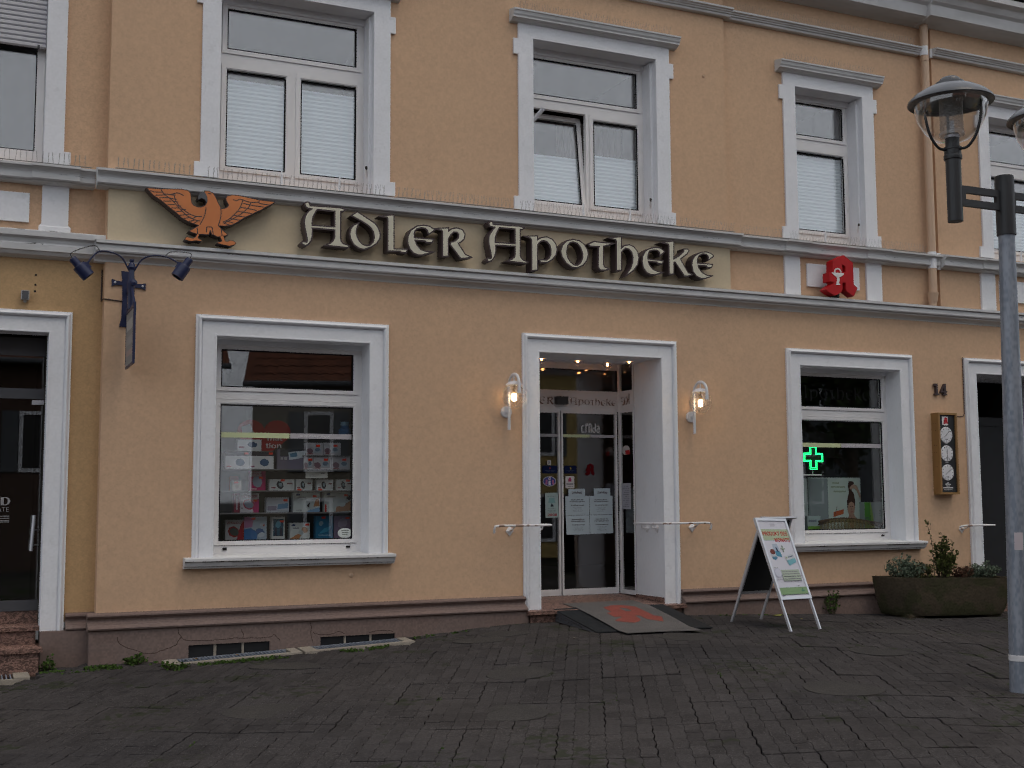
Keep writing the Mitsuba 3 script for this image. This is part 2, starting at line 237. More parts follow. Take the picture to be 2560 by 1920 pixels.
ZW = np.array([(-40,-0.5),(-6,-0.345),(-5.1,-0.329),(-4.69,-0.303),(-4.03,-0.300),(-3.0,-0.262),(-1.45,-0.202),(-1.03,-0.167),(-0.47,-0.128),(-0.2,-0.118),(0.8,-0.115),(1.8,-0.125),(2.5,-0.150),(3.8,-0.200),(4.25,-0.217),(5.2,-0.245),(7,-0.29),(60,-0.8)])
def ground_z(x, y): return np.interp(x, ZW[:,0], ZW[:,1]) + 0.025*np.clip(y, -10.5, 0.5)
LETTERS = [
 ('A', [[(-2710,4204),(-2694,4218),(-2679,4217),(-2670,4195),(-2668,4182),(-2346,4192),(-2303,4182),(-2316,4171),(-2346,4165),(-2394,4163),(-2583,4166),(-2617,4165),(-2681,4167),(-2699,4179)],[(-2617,4168),(-2586,4171),(-2612,4132),(-2640,4071),(-2647,4008),(-2642,3935),(-2643,3877),(-2656,3829),(-2679,3796),(-2703,3781),(-2723,3784),(-2737,3796),(-2729,3807),(-2708,3804),(-2690,3800),(-2681,3816),(-2680,3843),(-2691,3899),(-2707,3960),(-2713,4017),(-2706,4065),(-2685,4109),(-2654,4141)],[(-2650,3982),(-2390,3986),(-2390,3968),(-2646,3968)],[(-2394,4179),(-2347,4181),(-2346,3876),(-2338,3848),(-2316,3821),(-2257,3805),(-2265,3796),(-2471,3800),(-2444,3813),(-2413,3839),(-2394,3883)],]),
 ('d', [[(-2211,4130),(-2162,4167),(-1981,4068),(-1942,4024),(-1919,3961),(-1925,3913),(-1958,3862),(-2012,3825),(-2089,3792),(-2143,3801),(-2192,3831),(-2225,3887),(-2234,3944),(-2220,3993),(-2194,4028),(-2158,4044),(-2172,4008),(-2180,3960),(-2171,3913),(-2144,3862),(-2105,3828),(-2056,3819),(-2018,3827),(-1985,3865),(-1969,3919),(-1980,3983),(-2014,4028),(-2058,4059),(-2134,4097)],]),
 ('l', [[(-1868,4154),(-1770,4172),(-1769,3804),(-1823,3798),(-1823,4134),(-1834,4152)],[(-1822,3807),(-1623,3817),(-1632,3794),(-1679,3793),(-1693,3806),(-1821,3797)],]),
 ('e', [[(-1508,4068),(-1537,4052),(-1571,4027),(-1599,3965),(-1604,3899),(-1581,3836),(-1542,3796),(-1491,3781),(-1445,3785),(-1366,3813),(-1411,3812),(-1468,3829),(-1514,3874),(-1542,3937),(-1546,3997),(-1537,4030),(-1514,4059)],[(-1542,4040),(-1537,4052),(-1503,4077),(-1423,4092),(-1366,4086),(-1317,4060),(-1372,4017),(-1383,4049),(-1412,4074),(-1457,4078),(-1514,4059)],[(-1551,3948),(-1331,3950),(-1343,3926),(-1400,3922),(-1409,3938),(-1550,3936)],]),
 ('r', [[(-1257,4074),(-1156,4088),(-1157,4030),(-1160,3794),(-1211,3787),(-1211,4051),(-1222,4069)],[(-1161,4041),(-1112,4081),(-1054,4097),(-995,4083),(-966,4042),(-978,3991),(-1019,3954),(-1054,3939),(-1115,3932),(-1066,3956),(-1030,3992),(-1025,4037),(-1048,4062),(-1089,4064),(-1130,4027),(-1161,3975)],[(-1115,3938),(-1054,3946),(-961,3816),(-911,3800),(-961,3788),(-1007,3782),(-1124,3918)],]),
 ('A', [[(-674,4185),(-659,4204),(-641,4202),(-638,4180),(-626,4173),(-314,4181),(-271,4171),(-289,4159),(-357,4160),(-557,4159),(-623,4159),(-665,4163)],[(-593,4159),(-557,4163),(-587,4109),(-610,4051),(-615,3995),(-607,3928),(-608,3872),(-625,3821),(-655,3785),(-682,3772),(-696,3782),(-687,3795),(-661,3793),(-646,3802),(-643,3825),(-654,3885),(-672,3956),(-676,4006),(-669,4051),(-641,4098)],[(-612,3975),(-357,3981),(-357,3968),(-609,3961)],[(-360,4171),(-313,4173),(-315,3862),(-307,3840),(-280,3809),(-231,3795),(-240,3789),(-435,3795),(-402,3807),(-371,3835),(-360,3870)],]),
 ('p', [[(-210,4080),(-102,4092),(-105,3723),(-161,3713),(-160,4044),(-173,4072)],[(-106,4040),(-49,4077),(19,4091),(82,4071),(122,4028),(137,3967),(124,3908),(80,3854),(17,3817),(-58,3812),(-61,3826),(-45,3830),(11,3828),(48,3851),(74,3899),(77,3962),(62,4012),(25,4049),(-18,4062),(-62,4047),(-106,4001)],]),
 ('o', [[(220,4019),(271,4069),(347,4090),(424,4082),(481,4047),(519,3992),(528,3941),(511,3876),(465,3820),(395,3786),(331,3787),(262,3828),(212,3893),(199,3954)],'H',[(270,4023),(302,4064),(347,4078),(404,4063),(449,4015),(473,3948),(473,3896),(446,3836),(401,3801),(357,3798),(306,3831),(269,3880),(254,3947)],]),
 ('t', [[(553,4057),(611,4091),(689,4086),(826,4088),(787,4076),(708,4051),(630,4048),(565,4046)],[(675,4029),(695,4053),(724,4060),(721,3841),(737,3808),(782,3796),(743,3785),(691,3784),(669,3808)],]),
 ('h', [[(850,4155),(959,4173),(953,3800),(904,3792),(909,4125),(896,4147)],[(953,4026),(1004,4074),(1071,4091),(1123,4072),(1169,4023),(1185,3959),(1167,3875),(1112,3806),(1042,3757),(1052,3773),(1093,3828),(1117,3889),(1123,3954),(1109,4012),(1070,4053),(1017,4060),(977,4031),(953,3996)],]),
 ('e', [[(1331,4063),(1284,4033),(1252,3977),(1243,3917),(1257,3847),(1299,3797),(1353,3779),(1400,3781),(1476,3804),(1435,3807),(1368,3832),(1321,3882),(1302,3945),(1307,4005),(1328,4048),(1352,4065)],[(1304,4046),(1311,4053),(1372,4078),(1440,4090),(1488,4082),(1527,4055),(1480,4016),(1474,4048),(1447,4070),(1386,4071),(1331,4051)],[(1295,3944),(1509,3938),(1498,3916),(1447,3915),(1437,3932),(1295,3933)],]),
 ('k', [[(1544,4161),(1658,4183),(1650,3808),(1604,3801),(1605,4136),(1592,4156)],[(1646,3960),(1741,4016),(1808,4075),(1805,4099),(1847,4105),(1864,4092),(1839,4059),(1740,3986),(1646,3939)],[(1670,3956),(1740,3992),(1847,3826),(1892,3814),(1854,3799),(1808,3794),(1684,3948)],]),
 ('e', [[(2021,4071),(1957,4033),(1924,3982),(1916,3933),(1928,3856),(1972,3805),(2035,3782),(2084,3786),(2156,3812),(2113,3812),(2044,3840),(1996,3891),(1976,3950),(1981,4011),(2007,4055),(2028,4072)],[(1985,4047),(1993,4057),(2049,4082),(2113,4091),(2170,4080),(2204,4058),(2147,4017),(2147,4048),(2120,4076),(2063,4081),(2007,4055)],[(1969,3947),(2187,3948),(2173,3922),(2123,3922),(2113,3939),(1969,3936)],]),
]
EAGLE = [(-4272,4210),(-4187,4211),(-3941,4230),(-3879,4224),(-3854,4200),(-3847,4156),(-3843,4111),(-3827,4086),(-3789,4070),(-3751,4071),(-3714,4091),(-3699,4118),(-3702,4157),(-3706,4196),(-3726,4223),(-3717,4237),(-3679,4238),(-3634,4219),(-3611,4182),(-3588,4136),(-3568,4098),(-3555,4073),(-3524,4080),(-3492,4099),(-3486,4119),(-3506,4150),(-3513,4182),(-3500,4207),(-3449,4223),(-3372,4223),(-3275,4209),(-3177,4199),(-3019,4195),(-3052,4168),(-3071,4157),(-3078,4149),(-3136,4120),(-3143,4106),(-3208,4074),(-3240,4051),(-3317,4010),(-3368,3970),(-3444,3920),(-3514,3900),(-3565,3899),(-3581,3901),(-3552,3871),(-3507,3836),(-3487,3818),(-3512,3803),(-3544,3800),(-3557,3792),(-3588,3786),(-3627,3803),(-3642,3804),(-3659,3845),(-3671,3802),(-3689,3800),(-3746,3799),(-3777,3796),(-3809,3803),(-3840,3810),(-3865,3821),(-3810,3858),(-3773,3884),(-3810,3893),(-3873,3913),(-3936,3946),(-3999,3998),(-4048,4032),(-4098,4072),(-4136,4101),(-4198,4136),(-4235,4168)]
EAGLE_LEGS = [[(-3780,3799),(-3795,3765),(-3826,3746),(-3882,3758),(-3894,3737),(-3844,3726),(-3795,3739),(-3745,3734),(-3770,3751),(-3783,3760),(-3768,3793)],[(-3563,3798),(-3537,3755),(-3549,3738),(-3581,3728),(-3536,3719),(-3466,3712),(-3428,3725),(-3409,3740),(-3429,3754),(-3467,3758),(-3492,3739),(-3518,3753),(-3535,3801)]]
EAGLE_BEAK = [(-3702,4190),(-3726,4223),(-3748,4221),(-3769,4199),(-3781,4162),(-3778,4143),(-3753,4162),(-3715,4149),(-3697,4122),(-3693,4151)]
EAGLE_LINES = [[(-4135,4207),(-4107,4165),(-4038,4117),(-3988,4070),(-3937,4017),(-3874,3965),(-3811,3938),(-3758,3930)],[(-4015,4174),(-4001,4127),(-3975,4078),(-3925,4031),(-3862,3992),(-3799,3972),(-3746,3977)],[(-4238,4184),(-4186,4176),(-4119,4182)],[(-4186,4144),(-4100,4157)],[(-4148,4124),(-4069,4132)],[(-4108,4094),(-4038,4101)],[(-4068,4063),(-4006,4070)],[(-4036,4033),(-3969,4040)],[(-3999,3998),(-3934,4012)],[(-3961,3967),(-3896,3981)],[(-3917,3938),(-3852,3961)],[(-3867,3914),(-3808,3937)],[(-3823,3899),(-3780,3930)],[(-4100,4166),(-4002,4163)],[(-4057,4131),(-3992,4122)],[(-4019,4103),(-3970,4098)],[(-3975,4062),(-3944,4062)],[(-3937,4027),(-3900,4030)],[(-3887,3983),(-3856,3989)],[(-3830,3950),(-3799,3969)],[(-4033,4172),(-3972,4188),(-3922,4167)],[(-3704,4069),(-3712,4006),(-3730,3952),(-3757,3898)],[(-3562,4073),(-3556,4021),(-3566,3955),(-3581,3908)],[(-3694,3875),(-3696,3826)],[(-3694,3875),(-3644,3877),(-3630,3805)],[(-3785,3860),(-3780,3805)],[(-3552,3861),(-3544,3806)],[(-3436,4177),(-3410,4166),(-3371,4187),(-3306,4170),(-3255,4165),(-3183,4175)],[(-3345,4179),(-3370,4104),(-3420,4034),(-3477,3976),(-3534,3941)],[(-3267,4154),(-3293,4105),(-3369,4032),(-3445,3979),(-3521,3933)],[(-3183,4192),(-3176,4163),(-3078,4156)],[(-3338,4147),(-3254,4135),(-3143,4130)],[(-3370,4104),(-3286,4099),(-3208,4087)],[(-3402,4062),(-3318,4057),(-3253,4051)],[(-3439,4019),(-3369,4012),(-3317,4012)],[(-3471,3983),(-3407,3976),(-3368,3974)],[(-3502,3954),(-3438,3940)],[(-3534,3931),(-3476,3917)],[(-3685,4214),(-3659,4210)]]
RED_A = [(3974,4141),(4148,4223),(4288,4138),(4293,3857),(4350,3822),(4287,3709),(4183,3768),(4163,3797),(4166,3876),(4116,3875),(4113,3793),(4098,3758),(4044,3721),(3994,3703),(3929,3726),(3853,3769),(3912,3818),(3976,3852),(3977,3873),(3914,3873),(3913,3988),(3969,4000)]
RED_A_HOLE = [(4117,4105),(4167,4083),(4169,4011),(4121,4007)]
CHALICE = [[(3947,3988),(4142,3992),(4128,3969),(4095,3948),(4058,3934),(4026,3936),(3990,3953)],[(4029,3939),(4063,3937),(4070,3910),(4061,3879),(4055,3857),(4018,3855),(4030,3885)],[(4009,3835),(4023,3857),(4060,3860),(4078,3840)]]
SNAKE = [(3994,3988),(4003,4020),(4036,4041),(4067,4039),(4087,4020),(4095,4003)]

# ------------------------------------------------------------------ the setting
WALL, TRIM, GL = 0.03, 0.0, 0.26          # planes (y) of the plaster, of the trim's face, of the window frames
def grid(x, y, zf):
    X, Y = np.meshgrid(x, y, indexing='ij'); n = len(y)
    v = np.column_stack([X.ravel(), Y.ravel(), zf(X, Y).ravel()])
    i, j = np.meshgrid(np.arange(len(x)-1), np.arange(n-1), indexing='ij'); a = (i*n+j).ravel()
    return v, np.stack([a, a+n, a+n+1, a+1], 1)
xs = np.concatenate([[-200,-100,-60,-40,-25,-15], np.arange(-10, 12.1, 0.5), [15,25,40,60,100,200]])
ys = np.concatenate([[-200,-100,-60,-40,-30,-20,-14], np.arange(-11, 0.31, 0.5)[:-1], [0.1, 0.75]])
def base_z(X, Y):
    inside = (X > -9.6) & (X < 10.1) & (Y > -9.2)
    return ground_z(X, Y) - np.where(inside, 0.040, 0.004)
v, f = grid(xs, ys, base_z)
PAVE = numbered('pavement'); scene[PAVE] = mikit.ply((np.asarray(v), np.vstack([f[:, [0,1,2]], f[:, [0,2,3]]])), 'm_joint')
labels[PAVE] = {'label': 'dark interlocking block pavement sloping in front of the shop', 'category': 'pavement', 'kind': 'structure'}

# interlocking blocks, each with a worn chamfer, laid in packs of 6 x 4
BW, BL, ZA = 0.1033, 0.205, 0.007
bl_ = [(0,0),(-ZA,.25),(ZA,.75),(0,1),(1,1),(1+ZA,.75),(1-ZA,.25),(1,0)]
def block_outline(w, l, g):
    pts = []
    for a, b in [(0,0),(0,.25),(0,.75),(0,1),(1,1),(1,.75),(1,.25),(1,0)]:
        off = -ZA if b == .25 else ZA if b == .75 else 0
        pts.append(((a*w + off) + (g if a == 0 else -g), b*l + (g if b == 0 else -g if b == 1 else 0)))
    return np.array(pts)
outer, inner = block_outline(BW, BL, 0.0010), block_outline(BW, BL, 0.0038)
BV = np.vstack([np.column_stack([outer, np.full(8, -0.040)]), np.column_stack([outer, np.full(8, -0.0028)]), np.column_stack([inner, np.zeros(8)])])
BFc = [(i, (i+1)%8, 8+(i+1)%8) for i in range(8)] + [(i, 8+(i+1)%8, 8+i) for i in range(8)] + [(8+i, 8+(i+1)%8, 16+(i+1)%8) for i in range(8)] + [(8+i, 16+(i+1)%8, 16+i) for i in range(8)] + [(16,16+i,16+i+1) for i in range(1,7)]
BFc = np.array(BFc)[:, ::-1]
right2, fwd2 = np.array([PC, -PS]), np.array([PS, PC])
blocks = []
for ci in range(-26, 20):
    for cj in range(-22, 16):
        pu, pv = ci*0.6265, cj*0.829
        stag = 0.31*(cj % 2)
        cx, cy = (pu+stag+0.31)*right2 + (pv+0.41)*fwd2
        if not (-9.8 < cx < 10.3 and -9.6 < cy < 0.6): continue
        pt, ptu, ptv, sk = rng.normal(0, 0.0028), rng.normal(0, 0.006), rng.normal(0, 0.006), rng.normal(0, 0.003)
        dome = rng.choice([0, 0, 0.006, -0.006])
        for a in range(6):
            for b in range(4):
                lu, lv = a*BW, b*BL
                c = (pu+stag+lu+BW/2)*right2 + (pv+lv+BL/2)*fwd2
                if not (-9.6 < c[0] < 10.1 and -9.2 < c[1] < -0.02 if c[0] > -4.6 else -9.2 < c[1] < 0.06): continue
                if -4.1 < c[0] < -1.58 and c[1] > -0.40: continue
                if c[0] < -5.14 and c[1] > -0.62: continue
                if 0.12 < c[0] < 1.46 and c[1] > -0.5: continue
                dx, dy = (a-2.5)/3, (b-1.5)/2
                z = ground_z(c[0], c[1]) + pt + ptu*dx*0.31 + ptv*dy*0.41 + dome*(1-dx*dx-dy*dy) + rng.normal(0, 0.0011)
                blocks.append((pu+stag+lu, pv+lv, c[0], c[1], z, rng.normal(0, 0.008), rng.normal(0, 0.006), sk))
def block_mesh(bk):
    u0, v0, x, y, z, tu, tv, sk = bk
    V = BV.copy(); lu, lv = V[:,0]-BW/2, V[:,1]-BL/2
    zz = V[:,2] + z + lu*tu + lv*tv
    gx = ground_z(x+0.05, y)-ground_z(x-0.05, y)
    P = (u0 + V[:,0])[:,None]*right2 + (v0 + V[:,1])[:,None]*fwd2
    zz = zz + (P[:,0]-x)*gx*10 + (P[:,1]-y)*0.025
    return np.column_stack([P, zz]), BFc
def seen(x, y, z):
    d = np.array([x, y, z]) - CAM; w = d @ _f
    return w > 0.5 and abs(F*(d @ _r)/w) < 1275 and abs(F*(d @ _u)/w) < 955
order = sorted([b for b in blocks if seen(b[2], b[3], b[4])], key=lambda b: (b[2]-CAM[0])**2 + (b[3]-CAM[1])**2)[:290]
near = {id(b) for b in order}
for b in order: obj('paver', block_mesh(b), 'm_paver', PAVE)
MBl = MB()
for b in blocks:
    if id(b) not in near: MBl.raw(*block_mesh(b))
k = obj('paver_field', MBl, 'm_paver', PAVE); labels[k] = {'kind': 'stuff'}
# flat ovals in a slightly lighter tone, laid over the blocks
for px, py, ra, rb in [(-1.46,-2.56,.26,.30),(-0.72,-0.62,.27,.16),(0.75,-1.72,.27,.26),(-1.05,-0.80,.28,.16),(1.9,-3.15,.28,.24),(-3.05,-1.05,.34,.17),(-2.15,-3.95,.27,.28),(0.28,-4.6,.30,.30),(3.3,-1.75,.30,.2),(-3.7,-2.9,.3,.25)]:
    th = np.arange(28)*2*math.pi/28; wob = 1+0.05*np.sin(3*th+px*7)+0.04*np.cos(2*th+py*5)
    q = (ra*np.cos(th)*wob)[:,None]*right2 + (rb*np.sin(th)*wob)[:,None]*fwd2 + [px, py]
    ring = np.column_stack([q, ground_z(q[:,0], q[:,1])+0.0055]); low = ring.copy(); low[:,2] -= 0.03
    cen = np.array([[px, py, ground_z(px, py)+0.011]])
    V = np.vstack([ring, low, cen]); n = 28
    obj('oval_patch', (V, np.array([(i, (i+1)%n, 2*n) for i in range(n)] + [(n+i, n+(i+1)%n, (i+1)%n) for i in range(n)] + [(n+i, (i+1)%n, i) for i in range(n)])), 'm_patch', PAVE, smooth=40)

# ------------------------------------------------------------------ the pharmacy building
B = thing('pharmacy_building', 'apricot plastered two storey building with white trim, a pharmacy on its ground floor', 'building')
W1 = (-3.54, -1.965, 0.655, 2.83); W2 = (3.565, 5.14, 0.655, 2.83); DR = (0.0, 1.573, -0.2, 2.83); D3 = (6.45, 8.02, -0.4, 2.835)
U1 = (-3.554, -1.936, 4.44, 6.42); U2 = (-0.05, 1.567, 4.44, 6.42); U3 = (3.65, 4.722, 4.44, 6.402); U4 = (6.862, 8.23, 4.44, 6.402)
def wallpoly(x0, x1, z0, z1, holes):
    P = rect(x0, x1, z0, z1)
    for a, b, c, d in holes: P = P.difference(rect(a-0.012, b+0.012, c-0.012, d+0.012))
    return P
gw = MB(); gw.poly(wallpoly(-4.61, 12, 0.10, 3.62, [W1, W2, DR, D3]), WALL, WALL+0.22)
obj('ground_floor_wall', gw, 'm_plaster', B)
cw = MB(); cw.poly(wallpoly(-4.61, 2.563, 3.62, 7.62, [U1, U2]), WALL, WALL+0.22)
obj('upper_wall', cw, 'm_plaster', B, label='projecting upper wall with two windows')
rw = MB(); rw.poly(wallpoly(2.563, 5.9, 3.62, 7.62, [U3]), WALL+0.06, WALL+0.28)
obj('upper_wall', rw, 'm_plaster', B, label='set back upper wall with one narrow window')
fw = MB(); fw.poly(wallpoly(5.9, 12, 3.62, 7.62, [U4]), WALL, WALL+0.28)
obj('upper_wall', fw, 'm_plaster', B, label='projecting upper wall right of the downpipe')
sd = MB(); sd.box(-4.61, -4.59, WALL+0.22, 0.6, -0.4, 7.62); obj('side_wall', sd, 'm_plaster', B)
rf = MB(); rf.run([(-0.45, 7.95), (4.5, 11.2), (9.5, 7.95)], -4.7, 12); rf.box(-4.6, 12, 9, 9.3, -0.5, 7.95)
obj('roof', rf, 'm_slate', B)

def rail_frame(x0, x1, z0, zt, prof, sides=True):
    """Moulding round an opening: (u outwards, y) profile mitred at the top corners."""
    p = MB()
    for (u0, y0), (u1, y1) in zip(prof[:-1], prof[1:]):
        c = lambda u, y: [(x0-u, y, z0), (x0-u, y, zt+u), (x1+u, y, zt+u), (x1+u, y, z0)]
        a, b = c(u0, y0), c(u1, y1)
        p.raw(a+b, [(0,4,5,1), (1,5,6,2), (2,6,7,3)])
    return p
SURR = [(0,0.30),(0,0.004),(0.004,0.0),(0.016,0.0),(0.018,0.005),(0.140,0.005),(0.142,0.014),(0.150,0.014),(0.152,-0.012),(0.160,-0.028),(0.170,-0.034),(0.180,-0.028),(0.187,-0.012),(0.190,-0.004),(0.207,-0.004),(0.207,0.05)]
def lower_surround(parent, o, zb, depth=0.30):
    pr = [(0, depth)] + SURR[1:]
    return obj('surround', rail_frame(o[0], o[1], zb, o[3], pr), 'm_white', parent)
def sill(parent, x0, x1, z):
    s = MB(); s.run([(0.30, z+0.022), (-0.10, z), (-0.105, z-0.004), (-0.105, z-0.028), (-0.085, z-0.036), (-0.080, z-0.045), (-0.066, z-0.078), (-0.045, z-0.084), (-0.042, z-0.098), (0.05, z-0.105), (0.30, z-0.105), (0.30, z+0.022)], x0, x1)
    return obj('sill', s, 'm_ledge', parent)

def ring(mb, x0, x1, z0, z1, w, ya, yb):
    mb.poly(rect(x0, x1, z0, z1).difference(rect(x0+w, x1-w, z0+w, z1-w)), ya, yb)
def sash_mesh(x0, x1, z0, z1, w, y):
    m = MB(); ring(m, x0+.004, x1-.004, z0+.004, z1-.004, w-.014, y, y+.05); ring(m, x0+w-.011, x1-w+.011, z0+w-.011, z1-w+.011, .011, y+.008, y+.05)
    return m
def pane_mesh(x0, x1, z0, z1, y):
    m = MB()
    for d in (0.0, 0.016): m.raw([(x0,y+d,z0),(x1,y+d,z0),(x1,y+d,z1),(x0,y+d,z1)], [(0,1,2,3)])
    return m
def gasket_mesh(x0, x1, z0, z1, y):
    m = MB(); ring(m, x0, x1, z0, z1, 0.009, y+0.002, y+0.02); return m
def room(parent, x0, x1, y0, y1, z0, z1, mat='m_room'):
    m = MB(); v = [(x0,y0,z0),(x1,y0,z0),(x1,y1,z0),(x0,y1,z0),(x0,y0,z1),(x1,y0,z1),(x1,y1,z1),(x0,y1,z1)]
    m.raw(v, [(0,1,2,3),(4,5,6,7),(1,2,6,5),(2,3,7,6),(3,0,4,7)])
    return obj('room', m, mat, parent)
def blind_mesh(x0, x1, z0, z1, y, pitch=0.044):
    n = int((z1-z0)/pitch); z = np.linspace(z0, z1, 2*n+1); yy = y + 0.011*(np.arange(2*n+1) % 2)
    v = np.vstack([np.column_stack([np.full(len(z), x), yy, z]) for x in (x0, x1)]); k = len(z)
    m = MB(); m.raw(v, [(i, k+i, k+i+1, i+1) for i in range(k-1)]); m.box(x0, x1, y-.006, y+.014, z1, z1+.022); m.box(x0, x1, y-.004, y+.012, z0-.012, z0); return m

def upper_window(o, y, surround_y, cols, blinds, ear_r=True, tilt=None, hood=True, top=(5.72, 5.823), glass_top=(5.875, 6.305), low=(4.63, 5.63)):
    w = part(B, 'upper_window'); x0, x1, zb, zt = o; ys = surround_y
    P = rect(x0-0.185, x1+0.185, zb-0.012, zt+0.165)
    for s, xe in ((-1, x0-0.185), (1, x1+0.185)):
        P = P.union(rect(xe, xe+s*0.058, 6.215, 6.395)).union(rect(xe, xe+s*0.058, zb-0.012, 4.575))
    P = P.difference(rect(x0, x1, zb-0.02, zt))
    s = MB(); s.poly(P, ys, ys+0.028); s.box(x0-.01, x0, ys+.002, ys+.34, zb, zt); s.box(x1, x1+.01, ys+.002, ys+.34, zb, zt); s.box(x0-.01, x1+.01, ys+.002, ys+.34, zt, zt+.01)
    s.box(x1-0.028, x1, ys+0.10, ys+0.34, zb, zt-0.02)
    obj('surround', s, 'm_white', w)
    if hood:
        z = zt+0.150; h = MB()
        h.run([(ys+.06, z), (ys-.02, z+.012), (ys-.055, z+.034), (ys-.085, z+.040), (ys-.085, z+.058), (ys-.100, z+.075), (ys-.110, z+.108), (ys-.122, z+.112), (ys-.124, z+.130), (ys+.06, z+.165), (ys+.06, z)], x0-0.285, x1+0.285)
        obj('hood', h, 'm_ledge', w)
    fr = MB(); yf = ys + GL; zs = 4.548
    fr.poly(rect(x0, x1, zs, zt).difference(rect(x0+.057, x1-.057, zs+.03, zt-.10)), yf+.014, yf+.07)
    fr.box(x0+.05, x1-.05, yf+.0135, yf+.069, top[0], top[1])
    for a, b in cols[1]: fr.box(a, b, yf+.013, yf+.068, zs+.02, top[0]+.01)
    fr.box(x0, x1, yf+.012, yf+.09, zb-.02, zs)
    obj('frame', fr, 'm_pvc', w)
    bx = MB(); bx.box(x0, x1, yf-.02, yf+.06, zt-.075, zt); obj('shutter_box', bx, 'm_white', w)
    # fanlight
    ra, rb = x0+.057, x1-.057
    sk = obj('sash', sash_mesh(ra, rb, top[1], glass_top[1]+.058, .058, yf), 'm_pvc', w)
    gx = (ra+.058, rb-.058)
    obj('pane', pane_mesh(*gx, glass_top[0], glass_top[1], yf+.024), 'm_glass_upper', w); obj('gasket', gasket_mesh(*gx, glass_top[0], glass_top[1], yf+.002), 'm_gasket', w)
    for i, (a, b) in enumerate(cols[0]):
        sm = sash_mesh(a, b, 4.575, top[0]-.002, .058, yf); g = (a+.058, b-.058, low[0], low[1]); pm = pane_mesh(*g, yf+.024); gm = gasket_mesh(*g, yf+.002)
        bm = blind_mesh(g[0]+.004, g[1]-.004, g[2]+.02, blinds[i], yf+.052) if blinds[i] else None
        ms = [m.mesh() for m in (sm, pm, gm)] + ([bm.mesh()] if bm else [])
        if tilt == i:
            c, s_ = math.cos(0.125), math.sin(0.125)
            def rot(m):
                v = m[0].copy(); zz, yy = v[:,2]-4.58, v[:,1]-yf; v[:,1] = yf+.012 + yy*c + zz*s_; v[:,2] = 4.58 + zz*c - yy*s_; return v, m[1]
            ms = [rot(m) for m in ms]
        obj('sash', ms[0], 'm_pvc', w, **({'label': 'window sash tilted open at the top'} if tilt == i else {})); obj('pane', ms[1], 'm_glass_upper', w); obj('gasket', ms[2], 'm_gasket', w)
        if bm: obj('blind', ms[3], 'm_blind', w)
    # small fittings: two pointed sill clips, the shutter's crank hook
    for t in ((0.40, 0.78) if x1-x0 > 1.3 else (0.42,)):
        xc = x0+(x1-x0)*t; cm = MB(); cm.raw([(xc-.018,ys+.05,4.43),(xc+.018,ys+.05,4.43),(xc+.006,ys+.04,4.585),(xc-.006,ys+.04,4.585),(xc-.018,ys+.062,4.43),(xc+.018,ys+.062,4.43),(xc+.006,ys+.048,4.585),(xc-.006,ys+.048,4.585)], BF); obj('sill_clip', cm, 'm_white', w)
    hk = MB(); hk.tube([(x1-.012,ys+.16,4.62),(x1-.04,ys+.12,4.66),(x1-.05,ys+.09,4.705)], .011, 6); hk.tube([(x1-.012,ys+.16,4.62),(x1-.02,ys+.15,4.46)], .005, 5); obj('crank_hook', hk, 'm_rail', w)
    ca = MB(); ca.lathe([(0,0),(.013,0),(.013,.03),(0,.03)], (x1-.052,ys+.085,4.71), 8, (-.2,-.5,.6)); obj('hook_cap', ca, 'm_black', w)
    room(w, x0-.3, x1+.3, yf+.071, yf+1.9, zb-.3, zt+.2)
    return w, yf
w1, yf = upper_window(U1, 0, TRIM, ([(-3.498,-2.763),(-2.716,-1.993)], [(-2.766,-2.713)]), [5.545, 5.535])
w2, yf2 = upper_window(U2, 0, TRIM, ([(0.007,0.760),(0.798,1.510)], [(0.757,0.801)]), [5.195, 5.225], tilt=0)
# half drawn curtain behind the middle window
cx = np.linspace(0.55, 1.45, 46); cv = np.vstack([np.column_stack([cx, 0.62+0.02*np.sin(cx*70), np.full(46, z)]) for z in (4.5, 5.72)])
m_ = MB(); m_.raw(cv, [(i, i+1, 47+i, 46+i) for i in range(45)]); obj('curtain', m_, 'm_curtain', w2)
pp = MB(); pp.tube([(0.0,0.17,5.50),(0.05,0.09,5.57),(0.075,0.02,5.62)], .026, 12, cap=False); pp.tube([(0.0,0.17,5.50),(0.05,0.09,5.57),(0.075,0.02,5.62)], .022, 12, cap=False); obj('pipe_stub', pp, 'm_white', w2)
w3, _ = upper_window(U3, 0, 0.06, ([(3.707,4.665)], []), [5.60])
w4, _ = upper_window(U4, 0, TRIM, ([(6.919,8.173)], []), [5.45])

